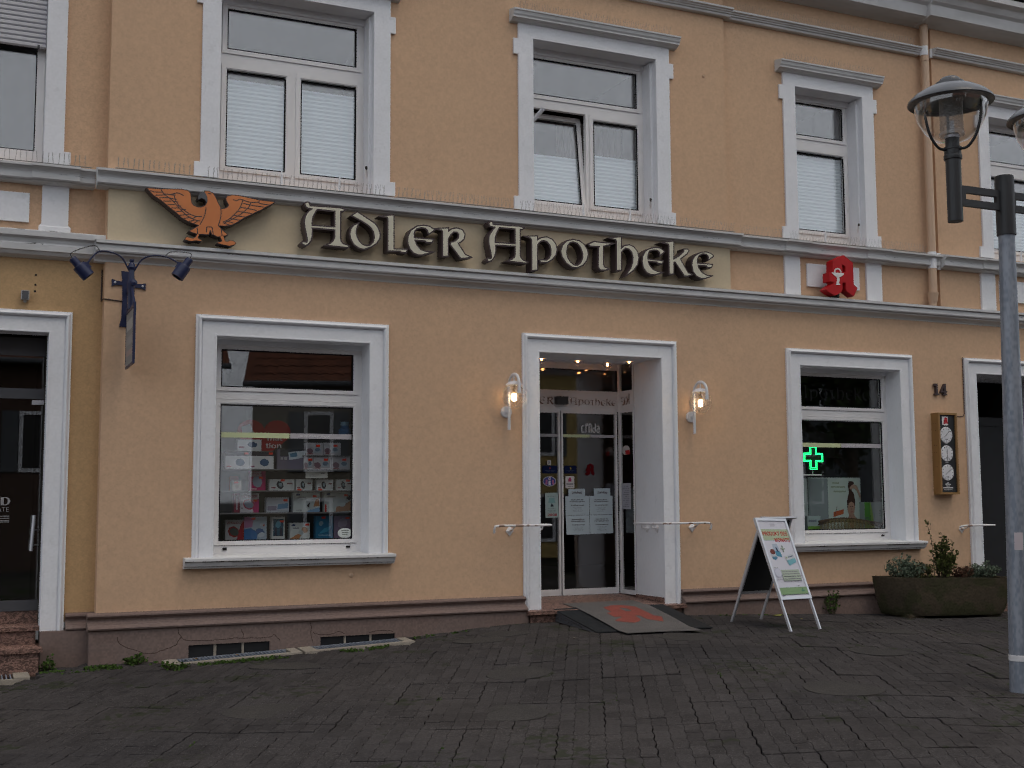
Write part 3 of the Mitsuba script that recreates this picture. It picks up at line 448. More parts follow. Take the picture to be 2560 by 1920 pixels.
# shop windows
def shop_window(o, label):
    w = part(B, 'shop_window'); labels[w] = {'label': label}
    x0, x1, zb, zt = o
    lower_surround(w, o, zb-0.02); sill(w, x0-0.284, x1+0.262, zb-0.004)
    fr = MB(); y = GL
    fr.poly(rect(x0, x1, .693, zt).difference(rect(x0+.045, x1-.045, .755, zt-.045)), y+.014, y+.07); fr.box(x0+.04, x1-.04, y+.0135, y+.069, 2.229, 2.307); fr.box(x0, x1, y+.006, y+.09, .640, .700)
    obj('frame', fr, 'm_pvc', w)
    tb = MB(); tb.box(x0, x1, y-.02, y+.06, zt-.048, zt); obj('shutter_box', tb, 'm_white', w)
    obj('sash', sash_mesh(x0+.045, x1-.045, 2.307, 2.786, .052, y), 'm_pvc', w); g = (x0+.097, x1-.097, 2.352, 2.734)
    obj('pane', pane_mesh(*g, y+.024), 'm_glass', w); obj('gasket', gasket_mesh(*g, y+.002), 'm_gasket', w)
    obj('sash', sash_mesh(x0+.045, x1-.045, .757, 2.229, .052, y), 'm_pvc', w); g = (x0+.097, x1-.097, .804, 2.172)
    obj('pane', pane_mesh(*g, y+.024), 'm_glass', w); obj('gasket', gasket_mesh(*g, y+.002), 'm_gasket', w)
    for xl in (x0+.16, x1-.14):
        lk = MB(); lk.box(xl-.02, xl+.02, y-.003, y+.01, .712, .730 if xl > x0+.5 else .738); obj('lock_cover', lk, 'm_gasket', w)
    return w
s1 = shop_window(W1, 'left shop window with a display of boxes behind the glass'); s2 = shop_window(W2, 'right shop window with a poster behind the glass')
room(s1, -3.75, -1.75, .33, 1.15, .62, 2.88, 'm_shop'); room(s2, 3.35, 5.35, .33, 2.2, .62, 2.88, 'm_shop')
def stripe(parent, x0, xm, x1, z0, z1, y, txt=None, cols=((.55,.60,.36),(.44,.42,.44))):
    a = MB(); a.box(x0, xm-.004, y, y+.002, z0, z1); obj('window_stripe', a, None, parent, color=cols[0])
    b = MB(); b.box(xm+.004, x1, y, y+.002, z0, z1); obj('window_stripe', b, None, parent, color=cols[1])
    if txt: obj('stripe_text', text_on_wall(txt, xm+(x1-xm)*.14, z0+.018, .022, y-.0005, width=(x1-xm)*.50), None, parent, color=(.72,.72,.72))
stripe(s1, -3.44, -2.73, -2.065, 1.840, 1.893, GL+.019, 'Die Apothekengruppe'); stripe(s2, 3.665, 4.381, 5.040, 1.840, 1.893, GL+.019, 'Die Apothekengruppe')
APO = [glyph(p) for _, p in LETTERS]
def apotheke(idx, X0, X1, base, y, depth):
    a = unary_union([APO[i] for i in idx]); bx = a.bounds; s = (X1-X0)/(bx[2]-bx[0])
    return [affinity.affine_transform(APO[i], [s,0,0,s, X0-bx[0]*s, base-3.80*s]) for i in idx]
tr = MB()
for P in apotheke(range(5,13), 3.72, 4.88, 2.46, 0, 0): tr.poly(P, GL+.034, GL+.036)
obj('transom_lettering', tr, None, s2, color=(.022,.022,.022))

# door recess
d = part(B, 'entrance'); lower_surround(d, DR, 0.005, 0.64)
fl = MB(); fl.raw([(-.21,-.13,0.002),(1.78,-.13,0.002),(1.78,1.12,.058),(-.21,1.12,.058),(-.21,-.13,-.035),(1.78,-.13,-.035),(1.78,1.12,-.3),(-.21,1.12,-.3)], BF[:, ::-1]); obj('landing', fl, 'm_granite', d)
sb = MB(); sb.box(-.17, 1.74, -.075, .5, -.4, -.036); obj('step_riser', sb, 'm_granite', d)
for a_, b_ in ((1.565, 1.574), (-.001, .008)):
    sk = MB(); sk.box(a_, b_, .02, .655, .0, .075); obj('skirting', sk, 'm_granite', d)
ce = MB(); ce.box(-.05, 1.62, .28, 1.10, 2.86, 2.88); ce.box(-.05, 1.62, .28, .30, 2.83, 2.87); obj('ceiling', ce, 'm_white', d)
lf = MB(); lf.box(-.03, 0.0, .64, 1.12, -.02, 2.88); obj('side_wall', lf, 'm_white', d)
D = 1.05
fa = MB(); fa.box(0, 1.573, D, D+.05, 2.275, 2.524); fa.box(0, 1.573, D+.001, D+.05, 2.79, 2.862); obj('fascia', fa, 'm_pvc', d)
lt = MB()
for P in apotheke(range(5,13), .914, 1.548, 2.352, 0, 0): lt.poly(P, D-.003, D+.002)
for P in apotheke(range(0,5), .16, .694, 2.352, 0, 0): lt.poly(P, D-.003, D+.002)
obj('fascia_lettering', lt, None, d, color=(.20,.115,.085))
sx = MB(); sx.box(.70, .852, D-.075, D, 2.345, 2.44); obj('door_sensor', sx, 'm_black', d)
tg = pane_mesh(0, 1.573, 2.524, 2.79, D+.02); obj('transom_pane', tg, 'm_glass', d)
for nm, x0, x1 in (('door_leaf', .0, .772), ('door_leaf', .790, 1.560)):
    lk = part(B, 'door_leaf') if False else None
    m = MB(); m.box(x0, x1, D, D+.045, .058, .130); m.box(x0, x0+.022, D, D+.045, .13, 2.275); m.box(x1-.022, x1, D, D+.045, .13, 2.275); m.box(x0+.022, x1-.022, D+.001, D+.044, 2.245, 2.275)
    obj('door_leaf', m, 'm_alu' if False else 'm_pvc', d); obj('door_pane', pane_mesh(x0+.022, x1-.022, .13, 2.245, D+.015), 'm_glass', d)
hg = MB(); hg.box(1.563, 1.573, D-.012, D+.02, .30, .46); hg.box(1.563, 1.573, D-.012, D+.02, 1.06, 1.24); obj('door_hinge', hg, 'm_black', d)
sp = MB(); sp.box(1.573, 1.60, .655, .69, .06, 2.86); sp.box(1.573, 1.60, .99, 1.05, .06, 2.86); sp.box(1.5735, 1.60, .69, .99, .06, .11); sp.box(1.5735, 1.60, .69, .99, 2.26, 2.524); obj('side_light_frame', sp, 'm_pvc', d)
m = MB(); m.raw([(1.58,.69,.11),(1.58,.99,.11),(1.58,.99,2.26),(1.58,.69,2.26)], [(0,1,2,3)]); m.raw([(1.58,.69,2.524),(1.58,.99,2.524),(1.58,.99,2.86),(1.58,.69,2.86)], [(0,1,2,3)]); obj('side_pane', m, 'm_glass', d)
ke = MB(); bx = unary_union([APO[11], APO[12]]).bounds; s_ = .22/(bx[2]-bx[0])
for i in (11, 12):      # letters set backwards on the white side band
    ke.flat(APO[i], .003, lambda a, b, c: np.stack([1.573-c, .955-(bx[2]-a)*s_*1.0, 2.352+(b-3.80)*s_], 1))
obj('side_light_lettering', ke, None, d, color=(.20,.115,.085))
stripe(d, .024, .40, .748, 1.952, 1.988, D+.008, None, ((.36,.36,.37),(.36,.36,.37))); stripe(d, .814, 1.187, 1.536, 1.952, 1.988, D+.008)
room(d, -1.5, 6.0, D+.051, 8.0, .0, 2.9, 'm_dark')
# 'linda' in single strokes
li = MB(); x0, z0, sx_, sz = 1.071, 2.016, .242, .108
def st(pts): li.poly(LineString([(x0+a*sx_, z0+b*sz) for a, b in pts]).buffer(.0060), D+.004, D+.008)
st([(.12,.0),(.02,.0),(.0,.12),(.0,.62),(.06,.72),(.12,.72)]); st([(.24,.0),(.24,.75)]); st([(.29+.05*math.cos(t), .86+.1*math.sin(t)) for t in np.linspace(0,6.28,12)])
st([(.42,.0),(.42,.85),(.46,.96),(.50,.96),(.54,.85),(.54,.0)]); st([(.78,.95),(.78,.12),(.73,.0),(.68,.0),(.63,.12),(.63,.38),(.68,.5),(.78,.5)]); st([(.88,.72),(.96,.72),(1.0,.6),(1.0,.12),(.96,.0),(.91,.0),(.87,.1),(.87,.3),(.92,.42),(1.0,.42)])
obj('door_logo', li, None, d, color=(.68,.68,.68))
for x, z, r_ in ((-2.14, .44, .022), (2.254, 6.32, .016)):
    m = MB(); m.lathe([(0,.014),(r_*.7,.013),(r_,.006),(r_,0)], (x, WALL, z), 12, (0,-1,0)); obj('wall_cap', m, 'm_pipe', B)

# right hand doorway
d3 = part(B, 'doorway'); lower_surround(d3, D3, -.15, 0.9)
m = MB(); m.box(D3[0]-.2, 8.2, -.08, 1.4, -.5, -.10); obj('landing', m, 'm_granite', d3)
room(d3, 6.44, 8.03, .9, 4.0, -.1, 2.85, 'm_dark'); m = MB(); m.box(6.45, 8.02, .02, .9, 2.835, 2.86); obj('ceiling', m, 'm_dark', d3)
m = MB(); m.box(6.75, 8.0, .72, .78, -.08, 2.2); m.box(6.47, 6.75, .70, .80, -.08, 2.80); m.box(6.75, 8.0, .70, .80, 2.2, 2.32); obj('door_leaf', m, 'm_black', d3)

# ledges and mouldings
UC = [(0.06,4.205),(0.0,4.212),(-0.050,4.222),(-0.056,4.236),(-0.078,4.242),(-0.084,4.236),(-0.094,4.245),(-0.094,4.292),(-0.088,4.296),(-0.092,4.310),(-0.104,4.326),(-0.124,4.338),(-0.128,4.346),(-0.150,4.349),(-0.152,4.371),(0.06,4.425),(0.06,4.205)]
def shifted(pr, dy): return [(y+dy, z) for y, z in pr]
m = MB(); m.run(UC, -4.715, 2.665); obj('upper_ledge', m, 'm_ledge', B)
m = MB(); m.run(shifted(UC, .06), 2.60, 5.86); obj('upper_ledge', m, 'm_ledge', B)
for a, b in ((3.36, 3.72), (4.64, 5.0)):
    m = MB(); m.run([(y-.022+.06, z+.001) for y, z in UC], a, b); obj('ledge_break', m, 'm_ledge', B)
m = MB(); m.run(UC, 5.885, 12); obj('upper_ledge', m, 'm_ledge', B)
for a, b in ((6.55, 6.91), (7.83, 8.19)):
    m = MB(); m.run([(y-.022, z+.001) for y, z in UC], a, b); obj('ledge_break', m, 'm_ledge', B)
m = MB(); m.box(5.84, 5.902, -.002, .26, 4.20, 4.42); obj('return_band', m, 'm_white', B); m = MB(); m.box(5.86, 5.902, -.003, .2, 7.09, 7.21); obj('return_band', m, 'm_white', B)
LC = [(0.06,3.488),(0.025,3.496),(0.018,3.512),(-0.020,3.538),(-0.058,3.552),(-0.060,3.572),(-0.084,3.580),(-0.090,3.574),(-0.098,3.586),(-0.098,3.638),(-0.090,3.642),(-0.090,3.648),(-0.124,3.652),(-0.126,3.682),(0.06,3.712),(0.06,3.485)]
m = MB(); m.run(LC, -4.712, 12); obj('lower_ledge', m, 'm_ledge', B)
ST = [(0.05,7.100),(-0.028,7.106),(-0.036,7.120),(-0.030,7.135),(-0.052,7.140),(-0.054,7.156),(-0.072,7.160),(-0.074,7.176),(-0.098,7.180),(-0.102,7.200),(0.05,7.225),(0.05,7.100)]
for a, b, dy in ((-4.69, 2.64, 0.0), (2.60, 5.70, .06), (5.89, 12, 0.0)):
    m = MB(); m.run(shifted(ST, dy), a, b); obj('string_course', m, 'm_ledge', B)
EV = [(0.08,7.495),(0.0,7.512),(-0.10,7.522),(-0.20,7.545),(-0.24,7.560),(-0.255,7.70),(-0.30,7.73),(-0.34,7.80),(-0.42,7.83),(-0.43,7.90),(0.08,7.97),(0.08,7.495)]
for a, b, dy in ((-4.9, 2.85, 0.0), (2.85, 5.66, .06), (5.66, 12, 0.0)):
    m = MB(); m.run(shifted(EV, dy), a, b); obj('eaves_cornice', m, 'm_ledge', B)
for x0, x1, dy in ((3.418,3.652,.06),(4.701,4.948,.06),(6.605,6.856,0),(8.236,8.47,0)):
    m = MB(); m.box(x0, x1, dy-.002, dy+.05, 3.69, 4.225); obj('frieze_block', m, 'm_white', B)
for x0, x1, dy in ((3.764,4.585,.06),(6.945,8.14,0)):
    m = MB(); m.box(x0, x1, dy+.004, dy+.04, 3.843, 4.134); obj('frieze_panel', m, 'm_white', B)
PL = [(0.05,.165),(0.0,.160),(-0.028,.158),(-0.045,.148),(-0.048,.135),(-0.036,.118),(-0.018,.108),(-0.012,.092),(-0.022,.074),(-0.052,.068),(-0.056,.056),(-0.074,.050),(-0.092,.040),(-0.100,.026),(-0.094,.012),(-0.076,.003),(-0.068,.0),(-0.068,-.6),(0.05,-.6),(0.05,.165)]
CW1 = [(-3.77,-3.53),(-3.505,-3.26),(-3.238,-2.99)]; CW2 = [(-2.482,-2.235),(-2.213,-1.967),(-1.944,-1.70)]
UPP = PL[:17]+[(0.05,.0),(0.05,.165)]
for a, b in ((-4.69,-.205),(1.785,6.24),(8.24,12)):
    m = MB(); m.run(UPP, a, b); obj('plinth_moulding', m, 'm_plinth', B, smooth=35)
for a, b in ((-4.675,-.19),(1.77,6.26),(8.2,12)):
    m = MB(); P = rect(a, b, -.75, -.0005)
    if a < -4: 
        P = P.difference(rect(-3.77,-2.99,-.6,-.168)).difference(rect(-2.482,-1.70,-.6,-.155))
    m.poly(P, -.068, .04); obj('plinth', m, 'm_plinth', B)
for cols, zt in ((CW1,-.168),(CW2,-.155)):
    cwk = part(B, 'cellar_window')
    for a, b in cols:
        m = MB(); m.box(a, b, -.035, .0, -.6, zt); obj('glass_block', m, 'm_black', cwk)
    m = MB(); m.box(cols[0][0]-.02, cols[-1][1]+.02, -.01, .03, -.6, zt+.02)
    for (a, b), (c, e) in zip(cols[:-1], cols[1:]): m.box(b, c, -.05, .0, -.6, zt-.001)
    obj('joint', m, 'm_concrete', cwk)
CR = [[(-3.874,.0),(-3.866,-.051),(-3.844,-.081),(-3.871,-.136),(-3.913,-.169),(-4.003,-.2),(-4.107,-.222),(-4.226,-.197),(-4.384,-.135),(-4.427,-.059)],[(-3.844,-.081),(-3.794,-.119),(-3.615,-.131),(-3.399,-.125),(-3.178,-.129),(-3.0,-.13),(-2.955,-.107),(-2.925,-.127),(-2.886,-.173)],[(-3.276,-.037),(-3.253,-.088),(-3.256,-.132)],[(-2.591,-.002),(-2.575,-.055),(-2.578,-.107),(-2.562,-.205)],[(-2.559,-.104),(-2.485,-.134),(-2.373,-.129),(-2.284,-.107),(-2.227,-.136)],[(-1.977,-.138),(-1.839,-.117),(-1.723,-.134)]]
for c in CR:
    m = MB(); p = densify(c, 3); p = p + rng.normal(0, .0025, p.shape); m.poly(LineString(p).buffer(.0032), -.0692, -.06); obj('plaster_crack', m, 'm_crack', B)

# ------------------------------------------------------------------ neighbouring building on the left
N = thing('neighbouring_building', 'ochre plastered house set back beside the pharmacy, with a dark glass shop door', 'building')
L = 0.18; LW = L+.03
NW = (-6.8, -5.188, 4.44, 6.42); ND = (-7.2, -5.088, -.5, 2.803)
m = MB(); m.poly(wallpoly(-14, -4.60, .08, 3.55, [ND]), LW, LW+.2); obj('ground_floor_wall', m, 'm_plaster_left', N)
m = MB(); m.poly(wallpoly(-14, -4.60, 3.55, 7.6, [NW]), LW, LW+.2); obj('upper_wall', m, 'm_plaster', N)
m = MB(); m.run([(-.3, 7.9), (4.5, 11.0), (9, 7.9)], -14, -4.72); m.box(-14, -4.62, 9, 9.2, -.5, 7.9); obj('roof', m, 'm_slate', N)
nd = part(N, 'shop_entrance'); lower_surround_l = rail_frame(ND[0], ND[1], .005, ND[3], [(0, .42)] + [(u, y+L) for u, y in SURR[1:-1]] + [(.207, L+.05)]); obj('surround', lower_surround_l, 'm_white', nd)
for a_, b_, c_ in ((.59, .166, .265), (.59, 2.20, 2.30), (.60, 2.62, 2.80)):
    m = MB(); m.box(-7.1, -5.088, a_, .64, b_, c_); obj('door_rail', m, 'm_hat', nd)
m = MB(); m.box(-5.20, -5.09, .57, .60, 2.143, 2.188); obj('door_closer', m, 'm_alu', nd)
obj('door_pane', pane_mesh(-7.1, -5.09, .265, 2.20, .605), 'm_glass', nd); obj('door_pane', pane_mesh(-7.1, -5.09, 2.30, 2.62, .605), 'm_glass', nd)
m = MB(); m.tube([(-5.17,.50,.735),(-5.15,.50,1.075)], .018, 12); m.tube([(-5.165,.50,.79),(-5.10,.59,.79)], .006, 6); m.tube([(-5.155,.50,.935),(-5.095,.59,.935)], .006, 6); obj('door_handle', m, 'm_alu', nd)
for x0, x1, y0, zt, g in ((-7.2,-5.088,.22,.045,0),(-7.2,-5.075,-.12,-.121,1)):
    m = MB(); m.box(x0, x1-g*.0, y0, .7, zt-.036, zt); obj('step_tread', m, 'm_granite', nd); m = MB(); m.box(x0, x1-.03, y0+.03, .7, -.6, zt-.037); obj('step_riser', m, 'm_granite', nd)
m = MB(); m.box(-7.1, -5.088, .60, .7, .045, .166); obj('door_sill', m, 'm_granite', nd)
room(nd, -7.4, -5.0, .65, 4, .04, 2.85, 'm_dark')
m = MB(); m.box(-5.088, -5.06, .41, .66, .0, 2.85); obj('side_wall', m, 'm_dark', nd)
Dd = Polygon([(0,0),(.55,0),(.85,.15),(1,.5),(.85,.85),(.55,1),(0,1)]).difference(Polygon([(.3,.1),(.5,.1),(.68,.25),(.72,.5),(.68,.75),(.5,.9),(.3,.9)]))
m = MB(); m.poly(affinity.affine_transform(Dd, [.085,0,0,.078,-5.447,1.172]), .588, .592)
for t, x, z, h in (('ATE', -5.475, 1.112, .040),): m.raw(*text_on_wall(t, x, z, h, .59))
for zz in (1.064, 1.044, 1.024, 1.009): m.box(-5.55, -5.368, .588, .590, zz, zz+.007)
m.raw(*text_on_wall('N', -5.52, 1.172, .078, .59, bold=True)); obj('door_lettering', m, None, nd, color=(.30,.30,.31))
nw = part(N, 'upper_window')
P = rect(-7.0, -5.004, 4.43, 6.6).union(rect(-5.004, -4.942, 4.43, 4.574)).difference(rect(*NW[:2], 4.40, 6.42)); m = MB(); m.poly(P, L, L+.028); m.box(-5.188, -5.178, L+.002, L+.3, 4.43, 6.42); obj('surround', m, 'm_white', nw)
m = MB(); m.poly(rect(-6.8,-5.19,4.545,6.42).difference(rect(-6.7,-5.262,4.602,6.3)), L+.20, L+.26); m.box(-6.8,-5.19,L+.195,L+.27,4.42,4.55); obj('frame', m, 'm_pvc', nw)
obj('pane', pane_mesh(-6.7,-5.262,4.602,6.3,L+.225), 'm_glass_upper', nw); obj('gasket', gasket_mesh(-6.7,-5.262,4.602,6.3,L+.201), 'm_gasket', nw); room(nw, -7.1, -4.9, L+.28, 2.2, 4.2, 6.6)
rs = part(N, 'roller_shutter')
for i in range(18):
    z = 5.612 + i*.0485; m = MB(); m.run([(L+.125, z), (L+.108, z+.012), (L+.108, z+.036), (L+.120, z+.046), (L+.135, z+.046), (L+.135, z), (L+.125, z)], -6.79, -5.192); obj('slat', m, 'm_shutter', rs)
m = MB(); m.box(-5.27, -5.25, L+.09, L+.11, 5.60, 5.635); obj('stop', m, 'm_black', rs)
m = MB(); m.run(shifted([(y, z+.02) for y, z in UC], L), -14, -4.715); obj('upper_ledge', m, 'm_ledge', N)
m = MB(); m.run([(y-.03+L, z+.021) for y, z in UC], -5.29, -4.86); obj('ledge_break', m, 'm_ledge', N)
m = MB(); m.run([(.25,3.505),(L+.01,3.514),(L-.05,3.535),(L-.075,3.566),(L-.09,3.570),(L-.095,3.63),(L-.08,3.645),(L-.095,3.68),(L-.13,3.70),(L-.135,3.75),(L-.13,3.758),(.25,3.79),(.25,3.505)], -14, -4.605); obj('lower_ledge', m, 'm_ledge', N)
m = MB(); m.box(-5.188, -4.946, L-.002, LW+.01, 3.83, 4.27); m.raw([(-5.212,L-.015,3.77),(-4.924,L-.015,3.77),(-4.924,LW,3.77),(-5.212,LW,3.77),(-5.212,L-.015,3.825),(-4.924,L-.015,3.825),(-4.946,LW,3.86),(-5.188,LW,3.86)], BF); obj('frieze_block', m, 'm_white', N)
m = MB(); m.box(-6.7, -5.298, L+.004, LW+.01, 3.854, 4.136); obj('frieze_panel', m, 'm_white', N)
m = MB(); m.run(shifted(UPP, L), -4.868, -4.58); obj('plinth_moulding', m, 'm_plinth', N, smooth=35)
m = MB(); m.box(-5.086, -4.60, L-.085, .4, -.75, .004); obj('plinth', m, 'm_plinth', N)
m = MB(); m.run([(y+L, z) for y, z in EV], -14, -4.9); obj('eaves_cornice', m, 'm_ledge', N)

# ------------------------------------------------------------------ sign board, lettering, eagle, red letter
m = MB(); m.box(-4.60, 2.563, 0.0, 0.035, 3.690, 4.222)
SIGN = obj('sign_board', m, 'm_panel', label='long cream sign board between the two white ledges, behind the raised lettering', category='sign')
WORDS = [('shop_lettering', 'first raised word of the shop name, right of the eagle, cream fronted brown letters', range(0, 5)),
         ('shop_lettering', 'second raised word of the shop name, the longer one above the shop door', range(5, 13))]
FY = -0.17
for nm, lab, idx in WORDS:
    t = thing(nm, lab, 'sign lettering', 'raised words of the shop sign')
    for i in idx:
        P = APO[i]
        body = MB(); body.poly(P.buffer(0.013, join_style=2).buffer(0.002), FY+0.002, -0.035); kb = obj('letter', body, 'm_brown', t)
        face = MB(); face.poly(P, FY-0.001, FY+0.004); obj('face', face, 'm_face', kb)
        pins = MB(); x0, z0, x1, z1 = P.bounds; c = P.representative_point()
        pins.box(c.x-.006, c.x+.006, -.04, .001, c.y-.006, c.y+.006); obj('pin', pins, 'm_brown', kb)
mm = lambda pts: np.array(pts)/1000.0
E_ = thing('eagle_emblem', 'copper orange eagle emblem with spread wings on the left end of the sign board', 'emblem')
body = Polygon(mm(EAGLE)).buffer(0); legs = unary_union([Polygon(mm(p)).buffer(0.004) for p in EAGLE_LEGS])
all_ = unary_union([body, legs, Polygon(mm(EAGLE_BEAK)).buffer(0)])
m = MB(); m.poly(all_.buffer(.004), FY+.002, -.05); obj('body', m, 'm_brown', E_)
m = MB(); m.poly(body, FY-.002, FY+.004); obj('face', m, 'm_orange', E_)
for p in EAGLE_LEGS:
    m = MB(); m.poly(Polygon(mm(p)).buffer(.003), FY-.003, FY+.004); obj('leg', m, 'm_orange', E_)
m = MB(); m.poly(Polygon(mm(EAGLE_BEAK)).buffer(.002), FY-.006, FY+.004); obj('beak', m, 'm_hat', E_)
fl_ = unary_union([LineString(densify(mm(p), 3)).buffer(.0042) for p in EAGLE_LINES] + [LineString(mm(EAGLE+EAGLE[:1])).buffer(.004)])
m = MB(); m.poly(fl_.intersection(body), FY-.0035, FY+.003); k = obj('feather_line', m, 'm_brown', E_); labels[k] = {'kind': 'stuff'}
for x, z in ((-3.9, 4.05), (-3.62, 4.08)):
    m = MB(); m.box(x-.01, x+.01, -.055, .001, z-.01, z+.01); obj('pin', m, 'm_brown', E_)

RA = thing('red_letter_sign', 'red box letter A with a white chalice, in front of a white wall panel', 'sign')
PA_ = Polygon(mm(RED_A)).difference(Polygon(mm(RED_A_HOLE)))
m = MB(); m.poly(PA_, FY, -.045); obj('body', m, 'm_red', RA)
ch = unary_union([Polygon(mm(p)).buffer(.001) for p in CHALICE]); m = MB(); m.poly(ch, FY-.003, FY+.003); obj('chalice', m, None, RA, color=(.72,.70,.68))
m = MB(); m.poly(LineString(densify(mm(SNAKE), 3)).buffer(.0095), FY-.0025, FY+.003); obj('snake', m, None, RA, color=(.70,.62,.60))
m = MB(); m.box(4.09, 4.12, -.10, .07, 3.69, 3.76); m.box(4.10, 4.13, -.05, .07, 3.95, 3.98); obj('bracket', m, 'm_black', RA)

# ------------------------------------------------------------------ projecting sign with two spot lamps, on the left corner
S = thing('projecting_sign', 'dark blue wrought iron bracket sign with two spot lamps on the corner of the wall', 'sign')
pl = Polygon([(-4.462,3.415),(-4.452,3.34),(-4.447,3.15),(-4.452,2.95),(-4.470,2.875),(-4.385,2.872),(-4.400,2.95),(-4.402,3.15),(-4.398,3.34),(-4.388,3.412)])
cb = Polygon([(-4.548,3.335),(-4.51,3.318),(-4.44,3.312),(-4.34,3.300),(-4.27,3.300),(-4.232,3.312),(-4.232,3.238),(-4.27,3.258),(-4.34,3.262),(-4.44,3.275),(-4.51,3.278),(-4.548,3.262)])
m = MB(); m.poly(unary_union([pl, cb]), .012, WALL+.002); obj('wall_plate', m, 'm_navy', S)
for x, z in ((-4.518, 3.299), (-4.262, 3.278)):
    m = MB(); m.lathe([(0,0),(.012,0),(.010,.008),(0,.010)], (x, .012, z), 10, (0,-1,0)); obj('screw', m, 'm_alu', S)
sx0 = -4.405
m = MB(); m.box(sx0-.012, sx0+.012, -.60, .012, 2.975, 3.005); m.box(sx0-.010, sx0+.010, -.62, -.575, 2.455, 3.02); m.box(sx0-.009, sx0+.009, -.06, -.035, 2.50, 2.98); m.box(sx0-.009, sx0+.009, -.58, -.05, 2.455, 2.475); obj('frame', m, 'm_navy', S)
m = MB(); m.box(sx0-.007, sx0+.007, -.575, -.06, 2.475, 2.975); obj('panel', m, None, S, color=(.30,.28,.26))
for z, h, c in ((2.80,.10,(.42,.40,.37)),(2.66,.08,(.36,.33,.31)),(2.56,.05,(.40,.30,.27))):
    m = MB(); m.box(sx0-.0085, sx0-.006, -.52, -.12, z, z+h); obj('panel_stripe', m, None, S, color=c)
m = MB(); m.tube([(sx0,-.30,3.0),(sx0,-.30,3.25),(sx0,-.30,3.40)], [.030,.034,.020], 10); m.lathe([(0,-.03),(.028,-.02),(.036,.0),(.030,.03),(.016,.05),(.022,.065),(.022,.078),(0,.078)], (sx0,-.30,3.395), 14)
obj('post', m, 'm_navy', S)
m = MB(); m.box(sx0-.008, sx0+.008, -.32, .012, 3.20, 3.245); m.tube([(sx0,-.30,3.22),(sx0,-.45,3.12),(sx0,-.585,3.01)], .012, 8); m.tube([(sx0,.0,2.95),(sx0,-.13,3.06),(sx0,-.28,3.20)], .012, 8); m.lathe([(0,.0),(.034,.006),(.030,.026),(0,.034)], (sx0+.01,-.36,3.24), 14, (0.25,-1,0)); obj('scroll', m, 'm_navy', S)
for sgn, base, tail, hinge in ((-1, (-4.795,-.40,3.265), (-4.945,-.40,3.425), (-4.815,-.40,3.385)), (1, (-4.002,-.40,3.315), (-3.885,-.40,3.500), (-3.985,-.40,3.450))):
    ax = np.array(tail)-np.array(base); ln = np.linalg.norm(ax); ax = ax/ln
    lk = part(S, 'spot_lamp')
    m = MB(); m.lathe([(.050,0),(.062,0),(.062,.125),(.056,.135),(.036,.137),(.036,ln-.01),(.030,ln),(0,ln)], base, 22, ax); m.lathe([(.055,.0),(.055,.09),(0,.09)], base, 20, ax); obj('housing', m, 'm_navy', lk, smooth=40)
    m = MB(); h = np.array(hinge); m.tube([h, h-ax*.05], .014, 8); m.box(h[0]-.02, h[0]+.02, h[1]-.012, h[1]+.012, h[2]-.012, h[2]+.012); obj('joint', m, 'm_navy', lk)
    p0 = np.array([sx0+sgn*.02,-.30,3.36]); arm = densify([p0, p0+[sgn*.07,-.02,.115], p0+[sgn*.17,-.05,.155], p0+[sgn*.29,-.08,.145], h], 6)
    m = MB(); m.tube(arm, .0075, 6); obj('arm', m, 'm_navy', lk)
    cab = densify([arm[-8], arm[-8]+[sgn*.06,0,.05], np.array(tail)+[0,0,.055], np.array(tail)], 5); m = MB(); m.tube(cab, .004, 5); obj('cable', m, 'm_black', lk)
m = MB(); m.tube([(-4.405,.022,3.118),(-4.612,.024,3.135),(-4.618,.10,3.14),(-4.622,.2,3.14)], .006, 6); m.tube([(-4.622,.2,3.14),(-4.622,.2,3.45)], .006, 6); obj('wall_cable', m, 'm_brown', S)

sn = thing('motion_sensor', 'small grey sensor box on the ochre wall above the dark shop door', 'sensor')
m = MB(); m.raw(*(lambda q: (q.vertices, q.faces))(trimesh.creation.box((.072,.06,.085)).apply_translation((-5.31,LW-.04,3.148)))); obj('housing', m, None, sn, color=(.42,.42,.42))
m = MB(); m.box(-5.338,-5.282,LW-.078,LW-.069,3.112,3.184); obj('window', m, 'm_hat', sn); m = MB(); m.lathe([(.014,0),(.018,.02),(0,.035)], (-5.308,LW-.03,3.108), 10, (0,0,-1)); obj('knob', m, None, sn, color=(.36,.34,.32))
for i, (x, z) in enumerate(((-5.219,3.354),(-5.221,3.259),(-5.223,3.198))):
    m = MB(); m.lathe([(0,0),(.010,0)], (x, LW-.0015, z), 10, (0,-1,0)); obj('drill_hole', m, 'm_gasket', N)

